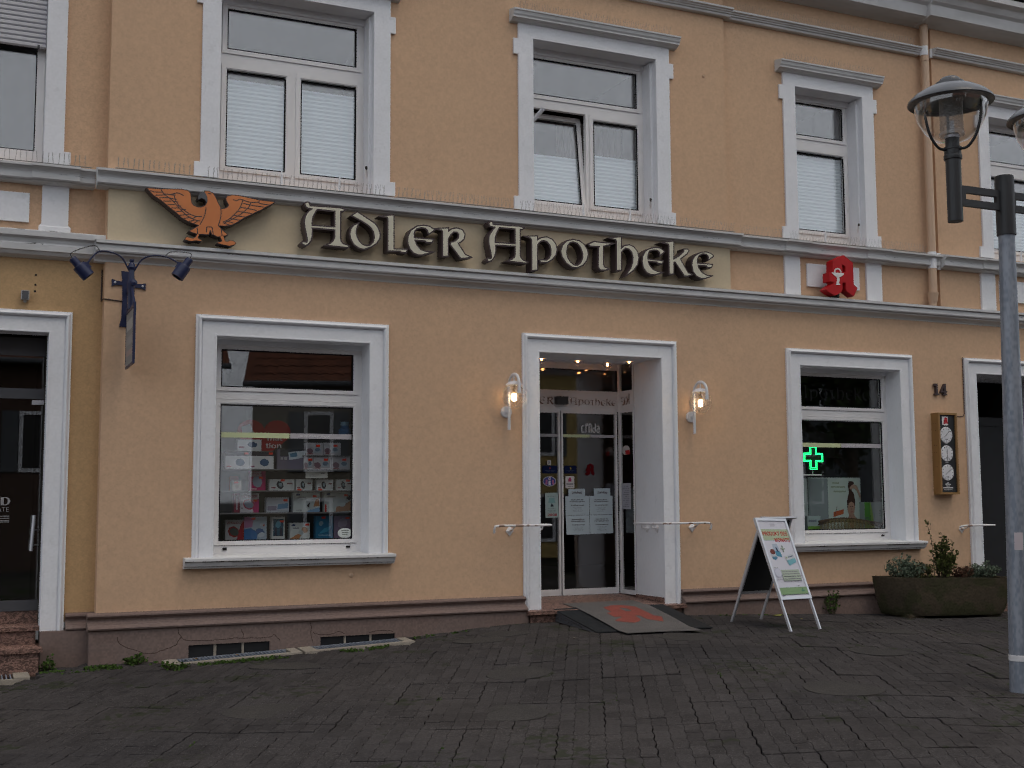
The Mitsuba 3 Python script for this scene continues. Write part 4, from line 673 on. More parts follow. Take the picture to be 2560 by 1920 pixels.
# ------------------------------------------------------------------ lit wall lanterns on both sides of the door
def lantern(x, label):
    t = thing('wall_lantern', label, 'wall lamp', 'lit globe lanterns beside the door')
    m = MB(); m.lathe([(0,0),(.064,0),(.064,.020),(.058,.026),(0,.028)], (x, WALL, 2.154), 26, (0,-1,0)); obj('rosette', m, 'm_lampwhite', t, smooth=30)
    y0, y1 = -.055, -.325; zc = 2.425; r = (y0-y1)/2
    pts = [(x,y0,1.955),(x,y0,2.2),(x,y0,zc)] + [(x, (y0+y1)/2 + r*math.cos(a), zc + .125*math.sin(a)) for a in np.linspace(.25, math.pi-.1, 11)] + [(x,y1,2.385),(x,y1+.004,2.335)]
    m = MB(); m.tube(pts, [.017]*3+[.0165]*11+[.018,.022], 12); m.box(x-.012, x+.012, y0, WALL-.02, 2.145, 2.165); obj('stem', m, 'm_lampwhite', t, smooth=50)
    c = (x, -.19, 2.312)
    m = MB(); m.lathe([(.128*math.sin(a), .128*math.cos(a)) for a in np.linspace(.55, math.pi-.02, 20)], c, 30); obj('globe', m, 'm_globe', t, smooth=60)
    m = MB(); m.lathe([(.002,.045),(.03,.043),(.062,.030),(.092,.006),(.096,-.002),(.088,-.002),(.03,.02),(0,.02)], (x,-.19,2.432), 26); m.tube([(x,-.19,2.47),(x,-.19,2.545)], .008, 8); obj('cap', m, 'm_lampwhite', t, smooth=40)
    m = MB(); m.lathe([(0,.05),(.018,.05),(.018,.0),(.013,-.004),(0,-.004)], (x,-.19,2.345), 14); m.tube([(x,-.19,2.39),(x,-.19,2.44)], .006, 8); obj('socket', m, None, t, color=(.30,.20,.08))
    m = MB(); m.lathe([(0,.0),(.018,.0),(.025,-.012),(.026,-.06),(.022,-.078),(0,-.084)][::-1], (x,-.19,2.340), 16)
    k = obj('bulb', m, 'm_lampwhite', t); scene[k]['emitter'] = {'type': 'area', 'radiance': {'type': 'rgb', 'value': [8.0, 5.6, 3.0]}}
lantern(-.400, 'lit white globe lantern on the wall left of the door frame'); lantern(1.975, 'lit white globe lantern on the wall right of the door frame')
# small downlights in the ceiling of the entrance
for x, y, lab in ((.29,.55,'small glowing ceiling lamp at the far left of the entrance ceiling'),(.79,.60,'small glowing ceiling lamp in the middle of the entrance ceiling'),(1.30,.80,'small glowing ceiling lamp near the fascia on the right of the entrance ceiling'),(1.39,.43,'small glowing ceiling lamp nearest the right reveal of the entrance')):
    t = thing('ceiling_lamp', lab, 'ceiling lamp', 'glowing lamps in the entrance ceiling')
    m = MB(); m.lathe([(0,0),(.045,0),(.040,-.012),(.016,-.018),(0,-.018)], (x,y,2.859), 16); obj('fitting', m, 'm_alu', t)
    m = MB(); m.lathe([(0,0),(.014,-.004),(.016,-.02),(.007,-.034),(0,-.036)][::-1], (x,y,2.842), 12)
    k = obj('bulb', m, 'm_lampwhite', t); scene[k]['emitter'] = {'type': 'area', 'radiance': {'type': 'rgb', 'value': [5.0, 2.0, 0.6]}}
    m = MB(); m.lathe([(.018,.0),(.045,-.012),(.052,-.034),(.030,-.055),(.010,-.066),(.006,-.085),(0,-.09)], (x,y,2.846), 18); obj('glass', m, 'm_globe', t, smooth=60)

# ------------------------------------------------------------------ handrails
def diamond(mb, c, r, nrm):
    c = np.array(c, float); n_ = np.array(nrm, float); a = np.cross(n_, [0,0,1.0]); up_ = np.array([0,0,1.0])
    q = [c+a*r, c+up_*r*1.15, c-a*r, c-up_*r*1.15]; q2 = [p+n_*.008 for p in q]
    mb.raw(q+q2+[c+n_*.026], [(0,1,5),(0,5,4),(1,2,6),(1,6,5),(2,3,7),(2,7,6),(3,0,4),(3,4,7),(4,5,8),(5,6,8),(6,7,8),(7,4,8)])
def handrail(label, pts, brackets):
    t = thing('handrail', label, 'handrail', 'white handrails at the doors')
    m = MB(); m.tube(densify(pts, 5), .0125, 10); obj('rail', m, 'm_rail', t, smooth=50)
    for c, nrm, foot in brackets:
        m = MB(); diamond(m, c, .048, nrm); n_ = np.array(nrm); m.tube([np.array(c)+n_*.02, np.array(c)+n_*.07+[0,0,.01], np.array(foot)], .010, 8); obj('bracket', m, 'm_rail', t)
handrail('white handrail on the wall left of the pharmacy door', [(-.598,-.09,.845),(-.600,-.11,.895),(-.565,-.115,.920),(-.30,-.115,.922),(-.02,-.115,.922),(.055,-.115,.922),(.09,-.06,.922),(.085,.10,.922),(.085,.45,.922)], [((-.365,WALL,.862),(0,-1,0),(-.365,-.112,.914)),((0.0,.12,.862),(1,0,0),(.082,.12,.914))])
handrail('white handrail on the wall right of the pharmacy door, running into the reveal', [(2.135,-.09,.840),(2.140,-.11,.890),(2.100,-.115,.920),(1.90,-.115,.922),(1.60,-.115,.922),(1.520,-.112,.922),(1.485,-.06,.920),(1.488,.10,.917),(1.490,.54,.914)], [((1.965,WALL,.868),(0,-1,0),(1.965,-.112,.914)),((1.573,.376,.858),(-1,0,0),(1.490,.376,.908)),((1.573,.157,.862),(-1,0,0),(1.490,.157,.908))])
handrail('white handrail beside the dark doorway at the right end', [(5.98,-.06,.815),(6.02,-.11,.835),(6.2,-.115,.838),(6.48,-.115,.838),(6.545,-.10,.838),(6.53,-.0,.838),(6.52,.3,.838)], [((6.10,WALL,.79),(0,-1,0),(6.10,-.112,.83))])

# ------------------------------------------------------------------ house number and weather station
hn = thing('house_number', 'brown serif house number fourteen on the wall above the weather station', 'house number')
one = Polygon([(.0,.118),(.012,.150),(.062,.152),(.062,.022),(.085,.018),(.085,.0),(.012,.0),(.012,.018),(.032,.022),(.032,.118)])
four = Polygon([(.115,.045),(.178,.152),(.202,.152),(.202,.060),(.222,.060),(.222,.036),(.202,.036),(.202,.020),(.218,.016),(.218,.0),(.155,.0),(.155,.016),(.172,.020),(.172,.036),(.115,.036)]).difference(Polygon([(.140,.060),(.172,.060),(.172,.112)]))
for P in (one, four):
    m = MB(); m.poly(affinity.translate(P, 5.698, 2.530), -.005, WALL); obj('digit', m, 'm_brown', hn)
WS = thing('weather_station', 'wooden weather station box with three white dials on a black panel', 'weather station')
m = MB(); ring(m, 5.656, 5.972, 1.24, 2.292, .026, -.10, -.075); m.box(5.656, 5.972, -.076, WALL, 1.24, 2.292); obj('case', m, 'm_wood', WS)
m = MB(); m.box(5.684, 5.944, -.0785, -.07, 1.268, 2.264); obj('panel', m, 'm_black', WS)
for z, ang in ((2.006,.75),(1.767,-1.5),(1.521,.62)):
    m = MB(); m.lathe([(0,.006),(.098,.006),(.104,.003),(.104,0)], (5.795,-.079,z), 30, (0,-1,0)); kd = obj('dial', m, None, WS, color=(.66,.66,.68))
    m = MB()
    for k in range(12):
        a = k*math.pi/6; c_, s_ = math.cos(a), math.sin(a); m.poly(LineString([(5.795+.078*c_, z+.078*s_), (5.795+.092*c_, z+.092*s_)]).buffer(.0035), -.0865, -.085)
    m.poly(LineString([(5.795-.04*math.cos(ang), z-.04*math.sin(ang)), (5.795+.075*math.cos(ang), z+.075*math.sin(ang))]).buffer(.003), -.087, -.085)
    if ang == -1.5: m.poly(LineString([(5.795,z),(5.80,z+.05)]).buffer(.004), -.087, -.085)
    m.box(5.775, 5.815, -.0868, -.085, z-.062, z-.052); obj('dial_mark', m, None, WS, color=(.04,.04,.04))
m = MB(); m.box(5.735, 5.835, -.081, -.078, 2.135, 2.245); obj('badge', m, None, WS, color=(.68,.66,.66))
bx = PA_.bounds; s_ = .088/(bx[3]-bx[1]); m = MB(); m.poly(affinity.affine_transform(PA_, [s_,0,0,s_, 5.752-bx[0]*s_, 2.146-bx[1]*s_]), -.083, -.080); obj('badge_letter', m, None, WS, color=(.40,.02,.03))
m = MB()
for z, w_, h_ in ((1.382,.035,.012),(1.362,.10,.014),(1.342,.06,.010),(1.318,.17,.016),(1.295,.14,.006)): m.box(5.795-w_/2, 5.795+w_/2, -.080, -.078, z, z+h_)
for z in (2.122,1.892,1.648): m.box(5.77, 5.82, -.080, -.078, z, z+.007)
k = obj('caption', m, None, WS, color=(.5,.5,.5)); labels[k] = {'kind': 'stuff'}
for i in range(11):
    z = 2.25-i*.094
    for y in (-.045, -.012): 
        if (i*7+int(y*1000)) % 3: 
            m = MB(); m.box(5.6548, 5.657, y-.004, y+.004, z-.004, z+.004); obj('vent_hole', m, 'm_gasket', WS)
m = MB(); m.tube([(5.972,-.02,2.262),(6.10,.02,2.262),(6.195,.02,2.262),(6.225,.02,2.30),(6.228,.02,2.7),(6.228,.02,3.05)], .005, 6); obj('cable', m, 'm_brown', WS)

# ------------------------------------------------------------------ downpipe
dp = thing('downpipe', 'peach painted downpipe in the corner of the upper wall', 'downpipe')
m = MB(); m.tube([(5.735,-.005,3.69),(5.735,-.005,3.86),(5.735,-.005,3.95)], .047, 16); obj('lower_pipe', m, 'm_pipe', dp, smooth=50)
m = MB(); m.tube([(5.745,-.005,3.88),(5.750,-.005,5.0),(5.756,-.005,7.53)], .054, 18); obj('pipe', m, 'm_pipe', dp, smooth=50)
m = MB(); m.lathe([(.058,-.10),(.066,-.03),(.076,.0),(.076,.012),(.056,.012)], (5.738,-.005,3.865), 18); obj('socket', m, 'm_pipe', dp, smooth=40)
for z, r in ((3.765,.056),(5.256,.059),(7.02,.060)):
    m = MB(); m.lathe([(r-.008,-.008),(r,-.008),(r,.008),(r-.008,.008)], (5.750 if z>4 else 5.736,-.005,z), 18); m.box(5.745,5.755,-.005,.08,z-.005,z+.005); obj('clamp', m, 'm_pipe', dp)
for z0, z1 in ((4.20,4.42),(7.09,7.215)):
    m = MB(); m.tube([(5.748,-.005,z0),(5.748,-.005,(z0+z1)/2),(5.748,-.005,z1)], .0565, 18, cap=False); obj('painted_band', m, 'm_white', dp, smooth=50)

# ------------------------------------------------------------------ bird spikes along the ledges
def spikes(label, x0, x1, y, z, step=0.048, lean=-.03):
    t = thing('bird_spikes', label, 'bird spikes', 'bird spike strips on the ledges')
    m = MB(); m.box(x0, x1, y-.012, y+.012, z, z+.004); obj('strip', m, 'm_wire', t)
    m = MB(); n = int((x1-x0)/step)
    for i in range(n):
        x = x0+(i+.5)*step; a = .01*math.sin(i*2.3)
        for dy, dz in ((lean*1.4, .105), (.02, .115)):
            m.tube([(x, y, z), (x+a, y+dy, z+dz)], .0016, 4, cap=False)
    k = obj('spike', m, 'm_wire', t); labels[k] = {'kind': 'stuff'}
spikes('bird spikes on the long ledge left of the left window', -4.55, -3.80, -.06, 4.402); spikes('bird spikes on the ledge below the wide left upper window', -3.70, -1.80, -.10, 4.388)
spikes('bird spikes on the ledge between the two large upper windows', -1.70, -.34, -.06, 4.402); spikes('bird spikes on the ledge below the tilted open window', -.28, 1.78, -.10, 4.388)
spikes('bird spikes on the ledge between the tilted window and the wall step', 1.82, 2.60, -.06, 4.402); spikes('bird spikes on the ledge left of the narrow window', 2.72, 3.36, .0, 4.402)
spikes('bird spikes on the ledge below the narrow window', 3.42, 4.96, -.04, 4.39); spikes('bird spikes on the ledge between narrow window and downpipe', 5.02, 5.66, .0, 4.402)
spikes('bird spikes on top of the hood over the tilted window', -.26, 1.78, -.04, 6.708); spikes('bird spikes on top of the hood over the narrow window', 3.45, 4.93, .02, 6.692)
spikes('bird spikes on the string course above the narrow window', 2.75, 5.6, .01, 7.205); spikes('bird spikes on the ledge of the ochre house', -5.75, -4.75, .10, 4.42)

# ------------------------------------------------------------------ left shop window display
def shelf(z, y0=.42, y1=.95):
    m = MB(); m.box(-3.6, -1.92, y0, y1, z-.012, z); return m
ds = thing('display_shelves', 'dark shelf unit behind the left shop window carrying the product boxes', 'shelf')
m = MB(); m.box(-3.70, -1.80, 1.06, 1.10, .64, 2.25); obj('back_panel', m, None, ds, color=(.10,.10,.095))
for z in (1.529, 1.308, 1.080, .803): obj('shelf', shelf(z), None, ds, color=(.12,.12,.12))
m = MB(); m.box(-2.50, -1.92, .62, .95, 1.672, 1.682); m.box(-3.34, -2.82, .60, .95, 1.713, 1.719); obj('riser', m, None, ds, color=(.16,.16,.15))
WHITE, BLUE, MAG, REDC, DBL = (.62,.65,.66), (.06,.12,.22), (.42,.03,.13), (.60,.035,.02), (.02,.07,.16)
def product(label, x0, z1, x1, z0, base, y=.60, dep=.09, pics=(), sticker=None, txt=None, tilt=0, group=None, cat='box'):
    t = thing('product_box', label, cat, group)
    m = MB(); m.box(x0, x1, y, y+dep, z0, z1); obj('carton', m, None, t, color=base)
    w, h = x1-x0, z1-z0
    for n_, (nm, shp, c) in enumerate(pics):
        if len(shp) == 4: P = rect(x0+shp[0]*w, x0+shp[2]*w, z0+shp[1]*h, z0+shp[3]*h)
        else: P = Polygon([(x0+a*w, z0+b*h) for a, b in shp[0]])
        m = MB(); m.poly(P, y-.0012-.0006*n_, y+.001); obj(nm, m, None, t, color=c)
    if txt: obj('printed_name', text_on_wall(txt[0], x0+txt[1]*w, z0+txt[2]*h, txt[3], y-.0045, width=txt[4]*w), None, t, color=txt[5])
    if sticker:
        a, b = sticker; m = MB(); m.box(x0+a*w-.021, x0+a*w+.021, y-.006, y, z0+b*h-.011, z0+b*h+.011); obj('price_sticker', m, None, t, color=(.75,.06,.03))
    return t
dev = lambda cx, cz, rx, rz, r=.25: ([(cx+rx*math.cos(a)-rz*r*math.sin(a), cz+rx*r*math.cos(a)+rz*math.sin(a)) for a in np.linspace(0, 6.28, 9)[:-1]+.39],)
P = 'picture'
product('pale box with a blue device, on top of the upper left pair of boxes', -3.20, 1.839, -2.951, 1.719, WHITE, pics=[(P, dev(.62,.55,.20,.24), DBL), ('print', (.05,.25,.28,.40), (.30,.08,.12))])
product('pale box with a blue device, far left of the top shelf', -3.323, 1.706, -3.077, 1.529, WHITE, pics=[('print', (0,.78,1,1), (.05,.05,.06)), (P, dev(.62,.40,.19,.22), BLUE), ('print', (.05,.12,.25,.20), (.40,.06,.08))], sticker=(.88,.93))
product('pale box with a blue device, second from the left on the top shelf', -3.073, 1.708, -2.82, 1.529, WHITE, pics=[('print', (0,.78,1,1), (.05,.05,.06)), (P, dev(.62,.40,.19,.22), BLUE), ('print', (.05,.14,.22,.2), (.30,.08,.16))], sticker=(.88,.93))
product('large lilac grey box showing a tilted white device, middle of the top shelf', -2.768, 1.744, -2.46, 1.529, (.17,.155,.20), y=.66, pics=[('print', (.1,.66,1,1), (.05,.055,.06)), (P, ([(.42,.48),(.95,.60),(1.0,.95),(.38,.86)],), (.58,.64,.66)), (P, ([(.46,.60),(.70,.65),(.68,.86),(.44,.80)],), (.12,.24,.34)), ('print', (.12,.48,.20,.62), (.4,.4,.42)), ('print', (.24,.48,.34,.62), (.4,.4,.42))])
for lab, a, b, c, e in (('pale grey box with red sticker, upper left of the five on the top shelf', -2.464,1.817,-2.273,1.684), ('pale grey box with red sticker, upper right of the five on the top shelf', -2.268,1.82,-2.082,1.686), ('narrow pale grey box with red sticker beside the lilac box', -2.487,1.67,-2.385,1.530), ('pale grey box with red sticker, lower row, second from right on the top shelf', -2.381,1.671,-2.183,1.530), ('pale grey box with red sticker, lower row, far right of the top shelf', -2.177,1.673,-1.977,1.530)):
    product(lab, a, b, c, e, (.44,.44,.45), y=.64, pics=[(P, dev(.22,.35,.18,.22), (.20,.13,.15)), (P, (.45,.2,.88,.55), (.40,.46,.50)), (P, dev(.66,.46,.16,.15), (.16,.22,.28)), ('print', (.06,.08,.4,.14), (.3,.1,.1))], sticker=(.68,.76))
product('small white price card standing below the top shelf at the right', -2.502, 1.526, -2.264, 1.437, (.58,.60,.55), y=.50, dep=.004, pics=[('print', (.18,.34,.62,.40), (.30,.31,.30)), ('print', (.7,.5,.86,.62), (.22,.23,.23)), ('print', (.18,.2,.5,.24), (.34,.34,.34))], cat='card')
product('small cream box on a red box, at the far left of the second shelf', -3.252, 1.411, -3.152, 1.309, (.60,.57,.48), pics=[('print', dev(.55,.4,.2,.22), (.50,.42,.36))], sticker=(.45,.82))
product('small red box under the upper left pair, behind the cream box', -3.253, 1.459, -3.163, 1.309, (.36,.035,.02), y=.70, dep=.05)
product('magenta box with a pale device picture, left on the second shelf', -3.063, 1.511, -2.902, 1.309, (.45,.03,.13), pics=[('print', (.02,.72,.72,.98), (.58,.50,.53)), (P, dev(.46,.45,.30,.26,-.5), (.30,.36,.44)), ('print', (.08,.06,.42,.12), (.7,.5,.55))], txt=('visocor', .06, .82, .022, .8, (.42,.03,.13)), sticker=(.70,.66))
for lab, a, b, c, e, sx_ in (('white box with a dark watch like device, second from left in the second shelf row', -2.861,1.427,-2.595,1.309,.52), ('white box with a dark watch like device, third from left in the second shelf row', -2.578,1.428,-2.402,1.309,None), ('white box with a dark watch like device, fourth from left in the second shelf row', -2.353,1.425,-2.174,1.309,None), ('white box with a dark watch like device, far right in the second shelf row', -2.137,1.425,-1.963,1.309,.72)):
    product(lab, a, b, c, e, (.60,.64,.62), pics=[(P, dev(.42,.48,.14,.36,.1), (.04,.05,.06)), (P, dev(.44,.52,.07,.17,.1), (.26,.36,.38)), ('print', (.7,.55,.92,.68), (.22,.12,.12)), ('print', (.08,.2,.25,.3), (.30,.08,.10))], sticker=(sx_, .9) if sx_ else (.2, .06))
product('narrow red box standing on end, at the far left of the third shelf', -3.226, 1.28, -3.168, 1.081, (.28,.025,.05), pics=[('print', (.35,.15,.65,.9), (.50,.42,.44))])
product('white and magenta box with a grey device, left on the third shelf', -3.163, 1.28, -2.968, 1.081, (.62,.60,.62), pics=[('print', ([(.72,0),(1,0),(1,.72),(.6,.45)],), (.52,.04,.18)), (P, dev(.46,.42,.30,.24,-.45), (.52,.05,.10)), (P, dev(.46,.43,.25,.19,-.45), (.26,.30,.38)), ('print', (.06,.2,.14,.26), (.2,.2,.2))], txt=('visocor', .06, .78, .032, .86, (.42,.03,.10)), sticker=(.80,.62))
product('pale box with a light blue band, second on the third shelf', -2.889, 1.237, -2.651, 1.081, (.50,.54,.58), pics=[(P, (.05,.12,.45,.42), (.28,.26,.34)), (P, ([(.48,.2),(.95,.28),(.95,.62),(.52,.55)],), (.14,.28,.44)), ('print', (.5,.05,.95,.12), (.36,.42,.46))], sticker=(.84,.80))
product('white box with an arm wearing a cuff, third on the third shelf', -2.607, 1.29, -2.318, 1.081, (.62,.68,.64), pics=[(P, ([(.5,.0),(1,.0),(1,.22),(.7,.2)],), (.24,.40,.58)), (P, dev(.66,.38,.22,.26,.3), (.52,.58,.56)), (P, ([(.76,.28),(.98,.30),(.96,.72),(.84,.62)],), (.50,.26,.13)), (P, ([(.5,.3),(.6,.22),(.62,.5)],), (.06,.06,.06)), ('print', dev(.18,.88,.08,.05), (.03,.06,.16)), ('print', (.16,.72,.48,.77), (.3,.32,.32)), ('print', (.12,.08,.32,.12), (.34,.36,.34))], sticker=(.80,.80))
product('white box with a wrist cuff picture, far right on the third shelf', -2.269, 1.29, -1.98, 1.081, (.60,.66,.62), pics=[(P, ([(.42,.0),(1,.05),(1,.55),(.7,.35),(.46,.25)],), (.46,.27,.16)), (P, dev(.66,.45,.16,.20,.2), (.56,.62,.60)), (P, dev(.92,.72,.08,.12), (.04,.04,.05)), ('print', dev(.16,.90,.08,.05), (.03,.06,.16)), ('print', (.12,.74,.42,.79), (.3,.32,.32)), ('print', (.02,.0,.08,.38), (.55,.06,.05))], sticker=(.82,.84))
product('white and red box with a dark device, left on the bottom shelf', -3.311, 1.007, -3.12, .803, (.44,.45,.45), pics=[('print', ([(.62,0),(1,0),(1,1),(.8,.7)],), (.34,.03,.04)), (P, dev(.45,.40,.30,.24,-.5), (.32,.03,.03)), (P, dev(.47,.40,.24,.18,-.5), (.08,.09,.08))], txt=('visocor', .06, .80, .03, .86, (.36,.04,.05)))
product('blue and pink box, second on the bottom shelf', -3.118, 1.037, -2.883, .803, (.40,.50,.58), pics=[(P, ([(0,0),(.55,0),(.62,.3),(.3,.5),(0,.45)],), (.05,.18,.42)), (P, ([(0,.5),(.35,.55),(.42,.9),(.2,1),(0,1)],), (.52,.24,.40)), (P, dev(.70,.34,.2,.14,-.3), (.08,.16,.34)), (P, dev(.76,.2,.16,.11), (.55,.62,.66)), ('print', dev(.78,.66,.09,.06), (.55,.58,.62)), ('print', (.83,.58,.9,.66), (.6,.1,.08))], sticker=(.40,.92))
product('white framed dark blue box, third on the bottom shelf', -2.831, 1.034, -2.692, .803, (.52,.56,.54), pics=[(P, (.12,.14,.88,.90), (.01,.08,.14)), (P, dev(.5,.66,.22,.16), (.10,.34,.46)), (P, ([(.2,.14),(.42,.14),(.36,.5),(.24,.48)],), (.01,.02,.05)), (P, ([(.6,.14),(.84,.14),(.8,.48),(.66,.5)],), (.01,.02,.05))], sticker=(.76,.80))
product('white box with an orange hand picture, fourth on the bottom shelf', -2.638, .969, -2.424, .803, (.60,.64,.60), pics=[(P, ([(.0,.0),(.45,.0),(.6,.25),(.4,.3)],), (.44,.20,.08)), (P, dev(.74,.55,.15,.2), (.46,.24,.12)), (P, dev(.56,.38,.12,.16), (.44,.50,.48)), ('print', dev(.18,.86,.1,.06), (.03,.06,.16)), ('print', (.16,.62,.46,.7), (.3,.32,.32))], sticker=(.86,.88))
product('blue box with a wavy picture, fifth on the bottom shelf', -2.361, 1.039, -2.17, .803, (.03,.17,.30), pics=[(P, dev(.3,.66,.12,.1,.5), (.22,.36,.42)), (P, ([(.2,.2),(.7,.3),(.9,.55),(.5,.45)],), (.06,.30,.44)), ('print', (.15,.1,.85,.16), (.18,.34,.44))], sticker=(.44,.92))
product('lilac box with a pale round label, far right on the bottom shelf', -2.159, 1.037, -1.978, .803, (.26,.19,.28), pics=[(P, dev(.5,.66,.3,.22), (.36,.30,.38))], sticker=(.80,.90))
bt = thing('blue_bottle', 'light blue bottle standing behind the stripe at the right of the left shop window', 'bottle')
m = MB(); m.lathe([(0,0),(.066,0),(.068,.02),(.066,.055),(.045,.075),(.043,.135),(0,.136)], (-1.99,.80,1.92), 18); obj('body', m, None, bt, color=(.08,.20,.42)); m = MB(); m.lathe([(.047,0),(.047,.04),(0,.041)], (-1.99,.80,2.018), 16); obj('cap', m, None, bt, color=(.30,.50,.62)); m = MB(); m.box(-2.12, -1.93, .70, .96, 1.905, 1.918); obj('stand', m, None, bt, color=(.14,.14,.14))
ht = thing('heart_poster', 'red heart shaped display board with white lettering behind the left shop window', 'poster')
a = np.linspace(0, 2*math.pi, 60); hx, hz = 16*np.sin(a)**3, 13*np.cos(a)-5*np.cos(2*a)-2*np.cos(3*a)-np.cos(4*a)
m = MB(); m.poly(Polygon(np.column_stack([-2.866+hx*.0178, 1.885+hz*.0150])).buffer(0), .85, .86); obj('board', m, None, ht, color=(.42,.035,.03))
obj('lettering', text_on_wall('mat', -2.83, 1.845, .040, .849, width=.16, bold=True), None, ht, color=(.62,.58,.58)); obj('lettering', text_on_wall('tion', -2.85, 1.765, .050, .849, width=.17, bold=True), None, ht, color=(.68,.66,.66))
m = MB(); m.poly(Polygon([(-3.10,1.90),(-2.98,1.925),(-3.02,2.02),(-3.11,1.985)]), .842, .848); obj('picture', m, None, ht, color=(.40,.42,.42))
ov = thing('oval_sticker', 'white oval sticker at the lower right of the left shop window pane', 'sticker')
m = MB(); m.poly(affinity.scale(Point(-2.134, .863).buffer(1, 24), .078, .052), GL+.020, GL+.022); obj('disc', m, None, ov, color=(.56,.60,.58))
m = MB(); [m.box(-2.134-w_, -2.134+w_, GL+.0185, GL+.0205, z, z+.008) for z, w_ in ((.885,.04),(.865,.035),(.845,.03))]; obj('print', m, None, ov, color=(.20,.22,.20))

# ------------------------------------------------------------------ right shop window display
gc = thing('green_cross', 'glowing green cross of small lights behind the right shop window', 'light sign')
cxp, czp = 4.045, 1.715; A_, B_ = .050, .145
cross = unary_union([rect(cxp-A_, cxp+A_, czp-B_, czp+B_), rect(cxp-B_, cxp+B_, czp-A_, czp+A_)])
m = MB(); m.poly(cross.buffer(.012, join_style=2), .415, .44); obj('board', m, None, gc, color=(.02,.05,.03))
leds = MB()
for off in (.004, -.014):
    ln = cross.buffer(off, join_style=2).exterior
    for s_ in np.arange(0, ln.length, .0125):
        q = ln.interpolate(s_); leds.box(q.x-.0036, q.x+.0036, .409, .4145, q.y-.0036, q.y+.0036)
k = obj('light_dots', leds, 'm_black', gc); labels[k] = {'kind': 'stuff'}; scene[k]['emitter'] = {'type': 'area', 'radiance': {'type': 'rgb', 'value': [0.02, 1.5, 0.30]}}
m = MB(); m.box(cxp-.005, cxp+.005, .43, .44, 1.50, 1.56); m.box(cxp-.16, cxp+.13, .42, .50, 1.485, 1.505); obj('stand', m, 'm_lampwhite', gc)
PO = thing('hair_poster', 'pale green poster of a person holding up a ponytail, in the right shop window', 'poster')
m = MB(); m.box(4.155, 4.995, .66, .68, .80, 1.466); obj('board', m, None, PO, color=(.40,.48,.46)); m = MB(); m.box(4.16, 4.455, .655, .662, .80, 1.455); obj('picture', m, None, PO, color=(.22,.27,.28)); m = MB(); m.box(4.458, 4.99, .656, .662, .80, 1.463); obj('picture', m, None, PO, color=(.46,.56,.52))
def pz(P, c, y=.655, nm='picture'): m = MB(); m.poly(P, y, y+.006); obj(nm, m, None, PO, color=c)
el = lambda x, z, rx, rz: affinity.scale(Point(x, z).buffer(1, 14), rx, rz)
pz(Polygon([(4.70,.80),(4.72,.90),(4.78,.945),(4.90,.95),(4.975,.90),(4.985,.80)]), (.26,.30,.24)); pz(Polygon([(4.79,.83),(4.85,.80),(4.90,.94),(4.86,1.0),(4.80,1.0),(4.775,.94)]), (.34,.22,.17), .6535)
pz(el(4.825,1.075,.060,.105), (.36,.235,.18), .652); pz(Polygon([(4.765,1.07),(4.762,1.16),(4.80,1.28),(4.835,1.30),(4.875,1.26),(4.893,1.16),(4.888,1.07),(4.875,1.13),(4.83,1.155),(4.785,1.13)]), (.05,.03,.025), .6505)
pz(Polygon([(4.80,1.28),(4.785,1.36),(4.80,1.42),(4.84,1.42),(4.89,1.40),(4.86,1.37),(4.84,1.30)]), (.045,.028,.024), .649); pz(Polygon([(4.80,1.33),(4.83,1.36),(4.87,1.38),(4.93,1.36),(4.985,1.24),(4.985,1.17),(4.93,1.29),(4.88,1.33),(4.83,1.31)]), (.38,.27,.21), .648)
pz(Polygon([(4.805,1.085),(4.822,1.088),(4.822,1.094),(4.805,1.092)]), (.06,.04,.04), .6475); pz(Polygon([(4.838,1.088),(4.856,1.086),(4.856,1.092),(4.838,1.094)]), (.06,.04,.04), .6475); pz(el(4.83,1.02,.018,.005), (.30,.10,.09), .6475); pz(el(4.83,1.055,.006,.012), (.30,.19,.15), .6475)
pz(Polygon([(4.535,.955),(4.70,.995),(4.705,1.055),(4.54,1.02)]), (.42,.10,.03)); pz(Polygon([(4.565,1.0),(4.572,1.0),(4.60,1.09),(4.593,1.09)]), (.10,.09,.08), .654)
for x0, x1, z in ((4.53,4.64,1.385),(4.50,4.74,1.335),(4.55,4.75,1.275)): pz(rect(x0, x1, z, z+.020), (.30,.38,.28), .654, 'lettering')
ws_ = thing('white_board', 'pale upright board at the left edge behind the right shop window', 'board'); m = MB(); m.box(3.95, 4.150, .68, .70, .80, 1.456); obj('board', m, None, ws_, color=(.38,.45,.44)); m = MB(); m.box(3.95, 4.150, .676, .681, .80, .90); obj('print', m, None, ws_, color=(.30,.40,.34))
gb = thing('green_box', 'green and white box standing at the right behind the right shop window', 'box'); m = MB(); m.box(4.965, 5.27, .56, .66, .805, 1.147); obj('carton', m, None, gb, color=(.30,.36,.34)); m = MB(); m.poly(Polygon([(4.967,.807),(5.11,.807),(5.10,.95),(5.06,1.145),(4.967,1.145)]), .557, .562); obj('print', m, None, gb, color=(.08,.30,.025)); m = MB(); m.poly(Polygon([(5.07,.807),(5.12,.807),(5.10,.98),(5.065,1.145),(5.055,1.145)]), .556, .5575); obj('print', m, None, gb, color=(.30,.48,.10))
m = MB(); m.poly(el(5.0,.93,.035,.022).difference(el(5.005,.928,.020,.012)), .555, .5575); [m.box(5.205, 5.225, .555, .558, z, z+.012) for z in (.96,.985,1.01,1.03)]; obj('print', m, None, gb, color=(.10,.13,.12))
